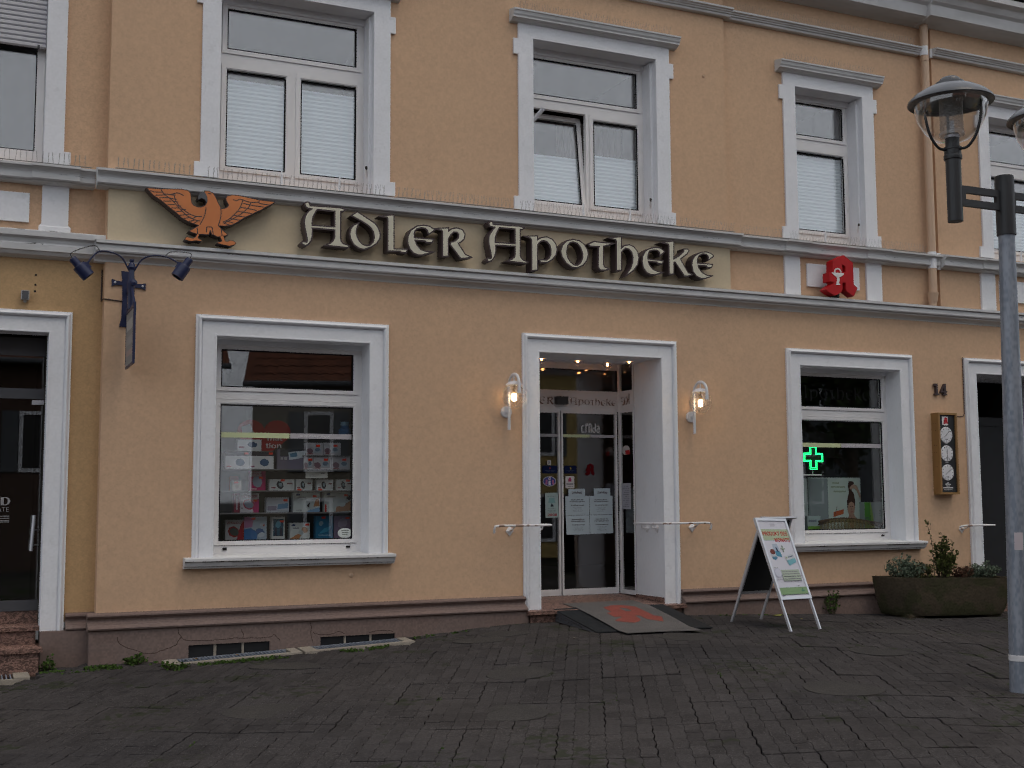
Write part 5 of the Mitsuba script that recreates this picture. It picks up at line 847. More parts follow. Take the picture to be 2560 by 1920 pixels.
pb = thing('pale_green_box', 'small pale blue green box at the lower left behind the right shop window', 'box'); m = MB(); m.box(4.01, 4.215, .52, .60, .805, .975); obj('carton', m, None, pb, color=(.34,.44,.44)); m = MB(); m.box(4.012, 4.213, .517, .521, .807, .845); obj('print', m, None, pb, color=(.16,.36,.05)); m = MB(); m.box(4.03, 4.15, .517, .521, .90, .925); obj('print', m, None, pb, color=(.16,.20,.24))
bk = thing('wicker_basket', 'brown wicker basket with a curved rim on the sill of the right shop window', 'basket')
xs_ = np.linspace(4.10, 5.12, 22); zr = .90+.045*np.sin((xs_-4.10)/1.02*math.pi*1.15)-.02*(xs_-4.1)
m = MB(); m.tube(np.column_stack([xs_, np.full(22,.40)+.06*np.cos((xs_-4.6)*3), zr]), .017, 8); m.tube(np.column_stack([xs_, np.full(22,.41)+.06*np.cos((xs_-4.6)*3), zr-.03]), .012, 8); obj('rim', m, None, bk, color=(.075,.05,.03))
m = MB()
for x, z in zip(np.linspace(4.13, 5.1, 44), np.interp(np.linspace(4.13, 5.1, 44), xs_, zr)): m.tube([(x,.43,.80),(x+.004,.42,z)], .006, 5)
k = obj('cane', m, None, bk, color=(.20,.16,.07)); labels[k] = {'kind': 'stuff'}
m = MB(); m.box(3.4, 5.35, .36, 1.2, .78, .803); obj('display_floor', m, None, s2, color=(.10,.12,.09))
m = MB(); m.box(4.75, 5.2, 1.4, 1.45, .8, 2.1); [m.box(4.77, 5.18, 1.25, 1.4, z, z+.02) for z in (1.25,1.5,1.75)]; obj('back_shelf', m, None, s2, color=(.05,.05,.05))

# ------------------------------------------------------------------ papers and stickers on the shop door
def sheet(name, label, cat, P, color, y=D+.006, marks=(), group=None):
    t = thing(name, label, cat, group)
    m = MB(); m.poly(P, y, y+.002); obj('sheet', m, None, t, color=color)
    for nm, mm_, c in marks: obj(nm, mm_, None, t, color=c)
    return t
def bars(rows, y=D+.004):
    m = MB()
    for x0, x1, z, h in rows: m.box(x0, x1, y, y+.002, z, z+h)
    return m
PW = (.46,.54,.58)
def quad(a, b, c, e): return Polygon([a, b, c, e])
G4 = [('white notice sheet on the shop door, upper left of the four', quad((.840,1.013),(1.165,1.013),(1.166,1.243),(.836,1.239)), .852, 1.24), ('white notice sheet on the shop door, upper right of the four', quad((1.172,1.013),(1.488,1.015),(1.487,1.243),(1.170,1.241)), 1.18, 1.24),
      ('white notice sheet on the shop door, lower left of the four', quad((.852,.777),(1.168,.780),(1.165,1.009),(.842,1.009)), .862, 1.005), ('white notice sheet on the shop door, lower right of the four', quad((1.172,.782),(1.490,.788),(1.488,1.009),(1.172,1.009)), 1.185, 1.005)]
for lab, P_, x, z in G4:
    sheet('notice_sheet', lab, 'notice', P_, PW, marks=[('print', bars([(x+.06,x+.23,z-.05,.010),(x+.045,x+.245,z-.072,.009),(x+.06,x+.24,z-.115,.009)]), (.16,.17,.19)), ('print', bars([(x+.09,x+.21,z-.14,.004),(x+.1,x+.2,z-.155,.004),(x+.08,x+.22,z-.17,.004),(x+.09,x+.21,z-.185,.004)]), (.30,.33,.36))])
for lab, P_, tx, x in (('small white header sheet reading Saturday in German on the shop door', quad((.879,1.238),(1.106,1.241),(1.104,1.330),(.877,1.326)), 'Samstag', .925), ('small white header sheet reading Sunday in German on the shop door', quad((1.228,1.240),(1.455,1.242),(1.453,1.335),(1.227,1.334)), 'Sonntag', 1.275)):
    sheet('header_sheet', lab, 'notice', P_, PW, y=D+.003, marks=[('lettering', text_on_wall(tx, x, 1.272, .026, D+.0025, width=.135, bold=True), (.12,.10,.11))])
sheet('year_sheet', 'pale green sheet with a red year number on the left door leaf', 'notice', quad((.570,.982),(.745,.986),(.737,1.282),(.566,1.279)), (.36,.46,.45), marks=[('lettering', text_on_wall('2008', .60, 1.004, .028, D+.0055, width=.125, bold=True), (.40,.02,.03)), ('picture', (lambda m: m.poly(Polygon([(.635,1.115),(.680,1.115),(.672,1.135),(.655,1.155),(.645,1.135)]), D+.004, D+.0055))(MB()), (.02,.03,.04)), ('picture', (lambda m: m.poly(Polygon([(.61,1.16),(.70,1.16),(.69,1.22),(.62,1.22)]), D+.0042, D+.0058))(MB()), (.22,.38,.38)), ('print', bars([(.61,.70,1.09,.006),(.60,.71,1.07,.006),(.62,.70,1.05,.005),(.60,.70,1.235,.008)]), (.24,.30,.30))])
t = thing('round_sticker', 'blue half round sticker with a white letter i on the left door leaf', 'sticker'); e_ = affinity.scale(Point(.628,1.418).buffer(1, 20), .088, .060)
m = MB(); m.poly(e_, D+.008, D+.010); obj('rim', m, None, t, color=(.56,.56,.60)); m = MB(); m.poly(affinity.scale(e_, .90, .88), D+.0065, D+.0085); obj('field', m, None, t, color=(.03,.05,.24)); m = MB(); m.box(.612, .644, D+.0052, D+.007, 1.372, 1.425); m.poly(Point(.628,1.452).buffer(.018), D+.0052, D+.007); obj('emblem', m, None, t, color=(.62,.60,.64))
m = MB(); [m.poly(Point(x, z).buffer(.016), D+.0045, D+.0068) for x, z in ((.588,1.425),(.672,1.422),(.585,1.395),(.676,1.392))]; m.poly(Point(.628,1.452).buffer(.009), D+.0040, D+.006); obj('picture', m, None, t, color=(.48,.18,.30))
sheet('card_sticker', 'white rounded sticker with a red flame on the right door leaf', 'sticker', rect(.842,.962,1.335,1.482).buffer(-.01).buffer(.01), (.58,.55,.54), marks=[('picture', (lambda m: m.poly(Polygon([(.882,1.415),(.922,1.415),(.922,1.445),(.902,1.470),(.882,1.445)]), D+.004, D+.0055))(MB()), (.42,.06,.14)), ('print', bars([(.855,.945,1.375,.022),(.87,.94,1.352,.008)]), (.28,.27,.28))])
sheet('small_sticker', 'small white sticker above the blue sign on the left door leaf', 'sticker', rect(.600,.650,1.612,1.672), (.46,.46,.46), marks=[('picture', bars([(.615,.632,1.628,.03)]), (.18,.18,.20))])
for lab, a, b, c in (('dark blue rectangular sticker with faint lettering on the left door leaf', .536, .735, (.24,.05,.06)), ('dark blue rectangular sticker with a tiny yellow mark on the right door leaf', .830, .995, (.40,.30,.06))):
    sheet('blue_sticker', lab, 'sticker', rect(a, b, 1.512, 1.607), (.010,.016,.055), marks=[('emblem', bars([((a+b)/2-.008,(a+b)/2+.010,1.565,.022)]), c), ('print', bars([(a+.03,b-.03,1.545,.007),(a+.05,b-.05,1.530,.005)]), (.06,.07,.12))])
t = thing('red_letter_decal', 'dark red letter A decal on the right door leaf', 'decal'); s_ = .150/(bx[3]-bx[1]); m = MB(); m.poly(affinity.affine_transform(PA_, [s_,0,0,s_, 1.108-bx[0]*s_, 1.488-bx[1]*s_]), D+.012, D+.014); obj('letter', m, None, t, color=(.10,.005,.008))
t = thing('red_white_sticker', 'round red and white sticker on the side light of the entrance', 'sticker')
m = MB(); m.flat(el(.865,1.795,.095,.058).buffer(0), .002, lambda a, b, c: np.stack([1.578-c, a, b], 1)); obj('disc', m, None, t, color=(.52,.48,.46)); m = MB(); m.flat(rect(.775,.875,1.742,1.795), .002, lambda a, b, c: np.stack([1.5755-c, a, b], 1)); obj('print', m, None, t, color=(.46,.04,.04))
t = thing('price_list', 'narrow white printed list on the side light of the entrance', 'notice')
m = MB(); m.flat(rect(.765,.985,1.08,1.395), .002, lambda a, b, c: np.stack([1.578-c, a, b], 1)); obj('sheet', m, None, t, color=(.42,.42,.47))
m = MB(); [m.flat(rect(.80,.95-.03*(i % 3),z,z+.006), .002, lambda a, b, c: np.stack([1.5757-c, a, b], 1)) for i, z in enumerate(np.arange(1.11, 1.37, .024))]; obj('print', m, None, t, color=(.20,.20,.23))

# ------------------------------------------------------------------ ramp and mat
rp = thing('entrance_ramp', 'black rubber ramp with a pierced metal side in front of the shop door', 'ramp')
def gz(x, y): return float(ground_z(x, y))
T0, T1, B1, B0 = (.130,-.02), (1.500,-.06), (1.405,-1.20), (.080,-1.11)
V = [(*T0,.012),(*T1,.012),(*B1,gz(*B1)+.014),(*B0,gz(*B0)+.014)]; V2 = [(x,y,z-.012) for x,y,z in V]
m = MB(); m.raw(V2+V, BF); obj('deck', m, 'm_rubber', rp)
for (xa, ya), (xb, yb) in ((T0, B0), (T1, B1)):
    m = MB(); n = 26
    P_ = [np.array([xa+(xb-xa)*t, ya+(yb-ya)*t, 0]) for t in np.linspace(0, 1, n+1)]
    za = [.0+(gz(xb,yb)+.002)*t for t in np.linspace(0, 1, n+1)]; zg = [gz(p[0],p[1]) for p in P_]
    pw = []
    out = Polygon([(i, za[i]) for i in range(n+1)] + [(i, min(zg[i], za[i]-.002)) for i in range(n, -1, -1)])
    holes = unary_union([sbox(i+.3, za[min(i,n)]-.030-.026*r_, i+.72, za[min(i,n)]-.014-.026*r_) for i in range(1, n-1) for r_ in range(4) if za[i]-.034-.026*r_ > zg[i]+.006])
    m.flat(out.difference(holes), .003, lambda a, b, c: np.stack([xa+(xb-xa)*a/n+.002-c, ya+(yb-ya)*a/n, b], 1)); obj('side_plate', m, 'm_hat', rp)
mt = thing('door_mat', 'grey mat with a faded red letter A lying on the ramp', 'mat')
C0, C1, C2, C3 = np.array([.424,.33]), np.array([1.346,.36]), np.array([1.118,-1.43]), np.array([.290,-1.36])
def mat_pt(u, v): return (C0*(1-u)+C1*u)*(1-v) + (C3*(1-u)+C2*u)*v
def mat_z(x, y):
    land = .002+.056*(y+.13)/1.25
    t = np.clip(-(y+.04)/1.10, 0, 1); zr_ = .012*(1-t) + (ground_z(x, y)+.015)*t
    return np.where(y > -.02, np.maximum(land, .002), zr_) + .010
us, vs = np.linspace(0, 1, 9), np.linspace(0, 1, 41)
X = np.array([[mat_pt(u, v) for v in vs] for u in us]); Zm = mat_z(X[...,0], X[...,1]) + .003*np.sin(us*6)[:,None]*np.sin(vs*9)[None]
top = np.column_stack([X.reshape(-1,2), Zm.ravel()]); lo = top - [0,0,.007]
i, j = np.meshgrid(np.arange(8), np.arange(40), indexing='ij'); a = (i*41+j).ravel(); q = np.stack([a, a+1, a+42, a+41], 1); n = len(top)
edge = [np.arange(41), np.arange(40, 369, 41), np.arange(368, 327, -1), np.arange(328, -1, -41)]; E = np.concatenate([e[:-1] for e in edge]); E2 = np.roll(E, -1)
m = MB(); m.raw(np.vstack([top, lo]), np.vstack([q, q[:, ::-1]+n, np.stack([E, E+n, E2+n, E2], 1)])); obj('fabric', m, 'm_mat', mt, smooth=50)
bw, bh = bx[2]-bx[0], bx[3]-bx[1]
AM = affinity.affine_transform(Polygon(mm(RED_A)).difference(Polygon(mm(RED_A_HOLE)).buffer(.006)), [1/bw,0,0,1/bh,-bx[0]/bw,-bx[1]/bh])
pieces = unary_union([AM.intersection(sbox(0, k/20, 1, (k+1)/20)) for k in range(20)])
m = MB()
for k in range(20):
    pc = AM.intersection(sbox(0, k/20, 1, (k+1)/20))
    if pc.is_empty: continue
    def put(a, b, c):
        u, v = .16+.70*a, .72-.52*b; p = np.array([mat_pt(x, y) for x, y in zip(u, v)]); return np.column_stack([p, mat_z(p[:,0], p[:,1]) + .003*np.sin(u*6)*np.sin(v*9) + .0015 + c])
    m.flat(Polygon(pc.exterior) if pc.geom_type == 'Polygon' else pc, .001, put)
obj('letter', m, 'm_matred', mt)

# ------------------------------------------------------------------ A-board
ab = thing('pavement_sign', 'folding A-board with a product of the month poster before the right shop window', 'A-board')
f1, f2, f3, f4 = np.array([2.066,-1.642,gz(2.066,-1.642)]), np.array([2.605,-1.455,gz(2.605,-1.455)]), np.array([2.475,-.565,gz(2.475,-.565)]), np.array([1.936,-.752,gz(1.936,-.752)])
tl, tr_ = np.array([2.136,-1.150,.985]), np.array([2.690,-.958,.985])
def leaf_board(a, b, c, e, nm, poster):
    """a, b: feet; c, e: the hinge above them."""
    u = (b-a); wd = np.linalg.norm(u); u /= wd; v = (c-a); v -= u*(v@u); ln = np.linalg.norm(v); v /= ln; nr = np.cross(u, v)
    R_ = np.stack([u, v, nr], 1)
    def W(mb):
        vv, ff = mb.mesh(); return vv @ R_.T + a, ff
    lk = part(ab, nm); z0 = .27*ln
    m = MB()
    for x in (.0, wd-.024): m.box(x, x+.024, 0, ln-.01, -.018, .006)
    obj('leg', W(m), 'm_alu', lk)
    m = MB(); m.poly(rect(0,1,0,1), 0, 1); m = MB()
    for bb in ((-.004,.030,z0,ln),(wd-.030,wd+.004,z0,ln),(.030,wd-.030,z0,z0+.032),(.030,wd-.030,ln-.032,ln)): m.box(bb[0],bb[1],bb[2],bb[3],-.010,.013)
    obj('frame', W(m), 'm_alu', lk)
    m = MB(); m.box(.028, wd-.028, z0+.03, ln-.03, -.010, -.006); obj('back_plate', W(m), None if True else 0, lk, color=(.03,.03,.03))
    if poster:
        px0, px1, pz0, pz1 = .030, wd-.030, z0+.032, ln-.032; pw, ph = px1-px0, pz1-pz0
        lv = [0]
        def put(nm_, P_, c):
            lv[0] += 1; m = MB()
            m.flat(affinity.affine_transform(P_, [pw,0,0,-ph,px0,pz1]), .0006, lambda A, B_, C_: np.stack([A, B_, C_+.0005+.00035*lv[0]], 1)); obj(nm_, W(m), None, lk, color=c)
        def txt(s_, x0, yb, h, w_, c):
            lv[0] += 1; tm_ = meshkit.text_mesh(s_, h*ph, .0006, True); vv = np.array(tm_.vertices); vv[:,0] -= vv[:,0].min(); vv[:,0] *= w_*pw/vv[:,0].max()
            m = MB(); m.raw(np.stack([px0+x0*pw+vv[:,0], pz1-yb*ph+vv[:,1], vv[:,2]+.0005+.00035*lv[0]], 1), tm_.faces); obj('lettering', W(m), None, lk, color=c)
        put('poster', sbox(0,0,1,1), (.60,.60,.66)); put('print', sbox(.0,.11,1,.262), (.40,.46,.32)); put('print', sbox(.42,.035,.60,.075), (.50,.49,.54))
        put('print', sbox(.0,.258,1,.265), (.34,.42,.44)); txt('PRODUKT DES', .055, .195, .050, .90, (.44,.025,.03)); txt('MONATS', .43, .282, .050, .54, (.44,.025,.03))
        put('picture', Polygon([(.27,.315),(.45,.305),(.50,.485),(.30,.47)]), (.40,.46,.54)); put('picture', Polygon([(.30,.40),(.475,.41),(.50,.485),(.305,.47)]), (.10,.27,.38)); put('picture', Polygon([(.35,.355),(.40,.355),(.43,.42),(.37,.41)]), (.05,.07,.12))
        put('picture', affinity.scale(Point(.205,.415).buffer(1), .085, .038), (.17,.065,.06)); put('picture', affinity.scale(Point(.22,.490).buffer(1), .085, .028), (.10,.22,.32)); put('picture', sbox(.14,.445,.29,.478), (.46,.48,.52))
        put('emblem', sbox(.53,.365,.68,.383).union(sbox(.585,.33,.62,.418)), (.20,.25,.20)); put('emblem', sbox(.545,.370,.665,.378), (.50,.55,.48))
        put('picture', Polygon([(.58,.475),(.90,.445),(.95,.555),(.66,.60)]), (.50,.54,.56)); put('picture', Polygon([(.61,.535),(.93,.50),(.95,.555),(.66,.60)]), (.20,.42,.48)); put('picture', Polygon([(.70,.482),(.88,.465),(.885,.478),(.71,.496)]), (.16,.18,.26)); put('picture', Polygon([(.585,.49),(.66,.485),(.665,.50),(.60,.505)]), (.34,.38,.24))
        put('print', affinity.scale(Point(.15,.69).buffer(1), .125, .062), (.46,.47,.56)); put('print', affinity.scale(Point(.15,.69).buffer(1), .105, .052), (.56,.57,.65)); put('print', sbox(.05,.622,.2,.628), (.30,.32,.30)); put('print', sbox(.0,.775,.25,.78), (.40,.40,.44))
        put('print', sbox(.27,.655,.93,.795), (.40,.46,.38))
        for z, w_, c in ((.675,.55,.26),(.705,.6,.24),(.737,.66,.12),(.770,.62,.22)): put('print', sbox(.30,z,.30+w_,z+.009), (c,c,c+.02))
        put('print', sbox(.25,.805,.93,.809), (.14,.14,.15)); put('print', sbox(.70,.862,.76,.870), (.2,.2,.22)); put('print', sbox(.0,.885,1,.975), (.24,.36,.20)); put('emblem', sbox(.78,.925,.88,.945).union(sbox(.81,.905,.85,.925)), (.10,.22,.16)); put('print', sbox(.04,.985,.14,.992), (.12,.12,.14))
        m = MB(); m.box(px0, px1, pz0, pz1, .0125, .0132)
    return lk
lf_ = leaf_board(f1, f2, tl, tr_, 'front_board', True); leaf_board(f3, f4, tr_+[.0,.02,0], tl+[.0,.02,0], 'rear_board', False)
m = MB(); m.tube([tl+[-.005,.0,.0], tr_+[.005,.0,.0]], .016, 10); obj('hinge', m, 'm_alu', ab)
m = MB(); m.tube([tl*.78+f1*.22+[.02,.02,0], (tl*.78+f4*.22)+[.02,-.02,0]], .006, 6); obj('stay', m, 'm_alu', ab)

# ------------------------------------------------------------------ planter with its plants
pt_ = thing('stone_planter', 'mossy sandstone trough on blocks against the wall at the right', 'planter')
def trough_ring(s, z, k=0.0): 
    P_ = np.array([(4.40,-.20),(4.405,-.36),(4.46,-.50),(4.60,-.655),(4.74,-.70),(5.4,-.72),(6.08,-.71),(6.22,-.66),(6.30,-.50),(6.32,-.20)]); c = np.array([5.36,-.30])
    q = c + (P_-c)*[1-.125*k, 1-.12*k] + [-.02*k, 0]; return densify(np.vstack([q, q[:1]])[:len(q)], 5)
lev = [(0,.245),(0.02,.235),(.18,.12),(.42,-.0),(.75,-.12),(1.0,-.185),(1.25,-.21)]
rings = []
for k_, z in lev:
    r_ = trough_ring(1, z, k_); zt_ = z - .044*(r_[:,0]-4.5)/1.7*(1 if z > -.1 else 1); wob = .010*(meshkit.fbm(np.column_stack([r_*7, np.full(len(r_), z*9)]), 3)-.5)
    d_ = r_-[5.36,-.3]; d_ /= np.linalg.norm(d_, axis=1, keepdims=True); rings.append(np.column_stack([r_+d_*wob[:,None]*2, zt_ + wob]))
n = len(rings[0]); Vt = np.vstack(rings); q = [(a*n+b, a*n+b+1, (a+1)*n+b+1, (a+1)*n+b) for a in range(len(lev)-1) for b in range(n-1)]
inn = rings[0].copy(); d_ = inn[:,:2]-[5.36,-.3]; d_ /= np.linalg.norm(d_, axis=1, keepdims=True); inn[:,:2] -= d_*.06; inl = inn - [0,0,.06]
m = MB(); m.raw(Vt, q); m.raw(np.vstack([rings[0], inn]), [(b, n+b, n+b+1, b+1) for b in range(n-1)]); m.raw(np.vstack([inn, inl]), [(b, n+b, n+b+1, b+1) for b in range(n-1)])
cb_ = np.vstack([rings[-1], [[5.36,-.3,-.23]]]); m.raw(cb_, [(b, b+1, n) for b in range(n-1)]); bk_ = np.vstack([r[[0,-1]] for r in rings]); m.raw(bk_, [(2*a, 2*a+1, 2*a+3, 2*a+2) for a in range(len(lev)-1)])
obj('trough', m, 'm_trough', pt_, smooth=40)
so = np.vstack([inl+[0,0,.02], [[5.36,-.3,.19]]]); m = MB(); m.raw(so, [(b, b+1, n) for b in range(n-1)] + [(n-1, 0, n)]); obj('soil', m, 'm_soil', pt_)
for x in (4.72, 5.95):
    m = MB(); m.box(x-.12, x+.12, -.60, -.25, gz(x,-.4)-.02, -.19); obj('block', m, 'm_trough', pt_)
def leaf_cloud(pts, size, rg, flat=.35):
    n = len(pts); d = rg.normal(size=(n,3)); d[:,2] = np.abs(d[:,2])*.8+.1; d /= np.linalg.norm(d, axis=1, keepdims=True)
    s_ = np.cross(d, rg.normal(size=(n,3))); s_ /= np.linalg.norm(s_, axis=1, keepdims=True); L_ = size*rg.uniform(.6,1.35,n)[:,None]; w_ = L_*flat
    v = np.stack([pts, pts+d*L_*.5+s_*w_, pts+d*L_, pts+d*L_*.5-s_*w_], 1).reshape(-1,3); b = np.arange(n)*4
    return v, np.vstack([np.stack([b,b+1,b+2],1), np.stack([b,b+2,b+3],1)])
def shrub(name, label, centre, spread, height, nst, mat, size, seed, lean=0, per=26, flat=.35, cat='plant'):
    rg = np.random.default_rng(seed); t = thing(name, label, cat); st_ = MB(); pts = []
    for i in range(nst):
        a = rg.uniform(0, 6.28); r_ = math.sqrt(rg.uniform(0,1)); h = height*(1-.45*r_*r_)*rg.uniform(.72,1.08)
        tip = np.array(centre)+[spread[0]*r_*math.cos(a)+lean*h, spread[1]*r_*math.sin(a), h]; root = np.array(centre)+[spread[0]*.35*r_*math.cos(a), spread[1]*.35*r_*math.sin(a), 0]
        mid = (root+tip)/2+rg.normal(0,.02,3)+[0,0,h*.1]; c = densify([root, mid, tip], 5); st_.tube(c, np.linspace(.005,.0018,len(c)), 4, cap=False)
        tt = rg.uniform(.25,1.02,per); k_ = np.clip((tt*(len(c)-1)).astype(int), 0, len(c)-1); pts.append(c[k_]+rg.normal(0,.016,(per,3)))
    obj('stem', st_, 'm_bark', t); obj('foliage', leaf_cloud(np.vstack(pts), size, rg, flat), mat, t)
    return t
shrub('grey_leaved_shrub', 'low grey green shrub at the left end of the stone trough', (4.72,-.42,.19), (.30,.22), .30, 46, 'm_leafgrey', .036, 11)
shrub('small_green_shrub', 'low dark green shrub between the grey shrub and the tall one in the trough', (4.98,-.42,.18), (.20,.18), .22, 22, 'm_leafdark', .032, 12)
ts = shrub('tall_dark_shrub', 'tall dark green shrub with one bare stalk, in the middle of the stone trough', (5.30,-.44,.18), (.22,.16), .56, 34, 'm_leafdark', .040, 13, lean=.04, per=34)
m = MB(); sp_ = densify([(5.16,-.45,.2),(5.14,-.46,.5),(5.10,-.47,.72),(5.03,-.48,.90)], 6); m.tube(sp_, np.linspace(.005,.0025,len(sp_)), 5); m.tube([(5.085,-.47,.76),(5.10,-.47,.83),(5.105,-.47,.88)], .002, 4); obj('stalk', m, 'm_bark', ts); rg = np.random.default_rng(5); obj('stalk_leaf', leaf_cloud(np.vstack([sp_[-4:]+rg.normal(0,.012,(4,3)), np.array([[5.105,-.47,.88]]*4)+rg.normal(0,.012,(4,3)), np.array([[5.03,-.48,.90]]*4)+rg.normal(0,.014,(4,3)), sp_[10:14]]), .030, rg, .45), 'm_leafdark', ts)
shrub('rust_shrub', 'rust coloured dry shrub right of the tall shrub in the trough', (5.62,-.42,.16), (.16,.16), .20, 20, 'm_leafred', .030, 14)
shrub('grey_leaved_shrub', 'low grey green shrub at the right end of the stone trough', (5.95,-.42,.15), (.30,.20), .24, 40, 'm_leafgrey', .034, 15)

# ------------------------------------------------------------------ weeds, leaf litter, light wells
def weed(label, x, y, h, s, seed, n=14): return shrub('weed_plant', label, (x, y, gz(x,y)-.01), (s, s*.7), h, n, 'm_weed', .030, seed, per=16, flat=.42, cat='weed')
weed('green weed growing at the wall foot between A-board and trough', 3.84, -.12, .34, .12, 21, 12)
weed('green weed at the wall foot below the left corner of the building', -4.26, -.12, .075, .14, 22, 16); weed('green weed at the corner beside the red granite steps', -5.02, -.02, .12, .07, 23, 9); weed('low green weed left of the cellar grating', -3.98, -.62, .05, .16, 24, 14)
rg = np.random.default_rng(77); pts = []
for i in range(64):
    b = blocks[rg.integers(len(blocks))]
    if not seen(b[2], b[3], b[4]): continue
    pu, pv = math.floor(b[0]/.6265)*.6265, b[1]
    p = b[0]*right2+(b[1]+BL*rg.uniform(0,1))*fwd2; k_ = rg.integers(4, 16); q = p + np.outer(rg.normal(0,.05,k_), fwd2)+rg.normal(0,.006,(k_,2)); pts.append(np.column_stack([q, ground_z(q[:,0],q[:,1])-.006]))
k = obj('joint_weeds', leaf_cloud(np.vstack(pts), .016, rg, .5), 'm_weed'); labels[k] = {'label': 'tiny green weeds sprouting from the joints of the block pavement', 'category': 'weeds', 'kind': 'stuff'}
pts = []
for x0, x1, y0, y1, k_ in ((-4.0,-2.9,-.60,-.42,700),(-2.6,-1.75,-.66,-.42,420),(-5.1,-4.4,-.45,-.12,700),(-4.6,-4.05,-.30,-.1,200),(-1.55,-.9,-.22,-.08,160),(2.2,3.2,-.2,-.09,120)):
    q = np.column_stack([rg.uniform(x0,x1,k_), y0+(y1-y0)*rg.beta(2,2,k_)]); q = q[meshkit.fbm(np.column_stack([q*6, q[:,:1]*0]), 3) > .46]; pts.append(np.column_stack([q, ground_z(q[:,0],q[:,1])+.0]))
k = obj('moss', leaf_cloud(np.vstack(pts), .020, rg, .6), 'm_weed'); labels[k] = {'label': 'flat green moss along the foot of the wall and the cellar gratings', 'category': 'moss', 'kind': 'stuff'}
def fallen(label, x, y, a, c, s=.05):
    P_ = Polygon([(-1,0),(-.5,.45),(.2,.5),(1,.05),(.3,-.4),(-.5,-.42)]); ca, sa = math.cos(a), math.sin(a)
    m = MB(); m.flat(P_, .03, lambda X_, Y_, Z_: np.stack([x+s*(X_*ca-Y_*sa), y+s*(X_*sa+Y_*ca), gz(x,y)+.004+s*(Z_+.18*X_*X_+.1*Y_*Y_)], 1)); t = obj('fallen_leaf', m, None, color=c); labels[t] = {'label': label, 'category': 'leaf'}
fallen('yellow green fallen leaf on the pavement behind the A-board', 2.94, -.24, .2, (.22,.22,.07), .085); fallen('small pale fallen leaf on the pavement left of the ramp', -.30, -1.35, 1.1, (.20,.18,.15), .035); fallen('tiny yellow leaf on the pavement right of the A-board', 3.05, -.55, .8, (.24,.20,.08), .03)
fallen('brown leaf on the cellar grating', -3.72, -.14, .5, (.20,.11,.04), .035); fallen('orange leaf at the edge of the left cellar grating', -3.32, -.15, 2.0, (.26,.14,.04), .03)
for nm, xa, xb, lab in (('light_well', -4.02, -2.75, 'steel grating in a concrete frame below the left cellar window'), ('light_well', -2.72, -1.60, 'steel grating in a concrete frame below the right cellar window')):
    t = thing(nm, lab, 'grating', 'gratings at the wall foot'); y0, y1 = -.085, -.40
    def slab(a, b, c, e, up=.012, dn=.10):
        return [(a,c,gz(a,c)-dn),(b,c,gz(b,c)-dn),(b,e,gz(b,e)-dn),(a,e,gz(a,e)-dn),(a,c,gz(a,c)+up),(b,c,gz(b,c)+up),(b,e,gz(b,e)+up),(a,e,gz(a,e)+up)]
    m = MB(); e_ = .13; m.raw(slab(xa, xa+e_, y1, y0), BF); m.raw(slab(xb-e_*.7, xb, y1, y0), BF); m.raw(slab(xa+e_, xb-e_*.7, y1, y1+.07), BF); obj('frame', m, 'm_concrete', t)
    m = MB(); m.raw(slab(xa+e_, xb-e_*.7, y1+.07, y0, -.05, .1), BF); obj('pit', m, 'm_gasket', t)
    x = xa+e_+.02
    while x < xb-e_*.7-.02:
        m = MB(); m.raw(slab(x, x+.009, y1+.073, y0, .009, .03), BF); obj('bar', m, 'm_steel', t); x += .035
    m = MB(); m.raw(slab(xa+e_, xb-e_*.7, y1+.072, y1+.080, .010, .03), BF); m.raw(slab(xa+e_, xb-e_*.7, y0-.03, y0-.022, .010, .03), BF); obj('edge_bar', m, 'm_steel', t)
t = thing('light_well', 'concrete framed grating at the far left below the granite steps', 'grating', 'gratings at the wall foot')
m = MB(); m.box(-5.32, -5.19, -.46, .10, -.5, gz(-5.25,-.2)+.012); m.box(-6.6, -5.32, -.46, -.40, -.5, gz(-5.6,-.4)+.010); obj('frame', m, 'm_concrete', t); m = MB(); [m.box(x, x+.009, -.40, .06, -.4, gz(-5.6,-.2)+.006) for x in np.arange(-6.5, -5.34, .035)]; k = obj('bar', m, 'm_steel', t); labels[k] = {'kind': 'stuff'}

# ------------------------------------------------------------------ street lamp
sl = thing('street_lamp', 'double headed street lamp with glass bowls on a galvanised pole at the right edge', 'street lamp')
bxp, txp, yp = 1.470, 1.522, -5.2; zb = gz(bxp, yp)
pol = lambda z: bxp+(txp-bxp)*(z-zb)/(3.25-zb)
m = MB(); m.tube([(pol(z), yp, z) for z in (zb-.05, -.02, .9, 2.0, 3.26)], [.088,.085,.078,.070,.060], 26); obj('pole', m, 'm_steel', sl, smooth=50)
m = MB(); m.lathe([(.0865,-.022),(.0885,-.02),(.0885,.02),(.0865,.022)], (pol(-.0),yp,.0), 26); obj('band', m, 'm_lampwhite', sl, smooth=30)
m = MB(); m.lathe([(0.066,0),(.072,0),(.072,.46),(.066,.468),(0,.470)], (txp,yp,3.215), 26); obj('top_sleeve', m, 'm_black', sl, smooth=40)
m = MB(); c_ = CAM-np.array([1.46,yp,.9]); c_ /= np.linalg.norm(c_); th_ = math.atan2(c_[1], c_[0])+.20
sv = [(pol(z)+.0795*math.cos(a), yp+.0795*math.sin(a), z) for z in (.80,.93) for a in np.linspace(th_-.45, th_+.35, 7)]; m.raw(sv, [(i, i+1, i+8, i+7) for i in range(6)]); obj('paper_sticker', m, None, sl, color=(.52,.46,.48))
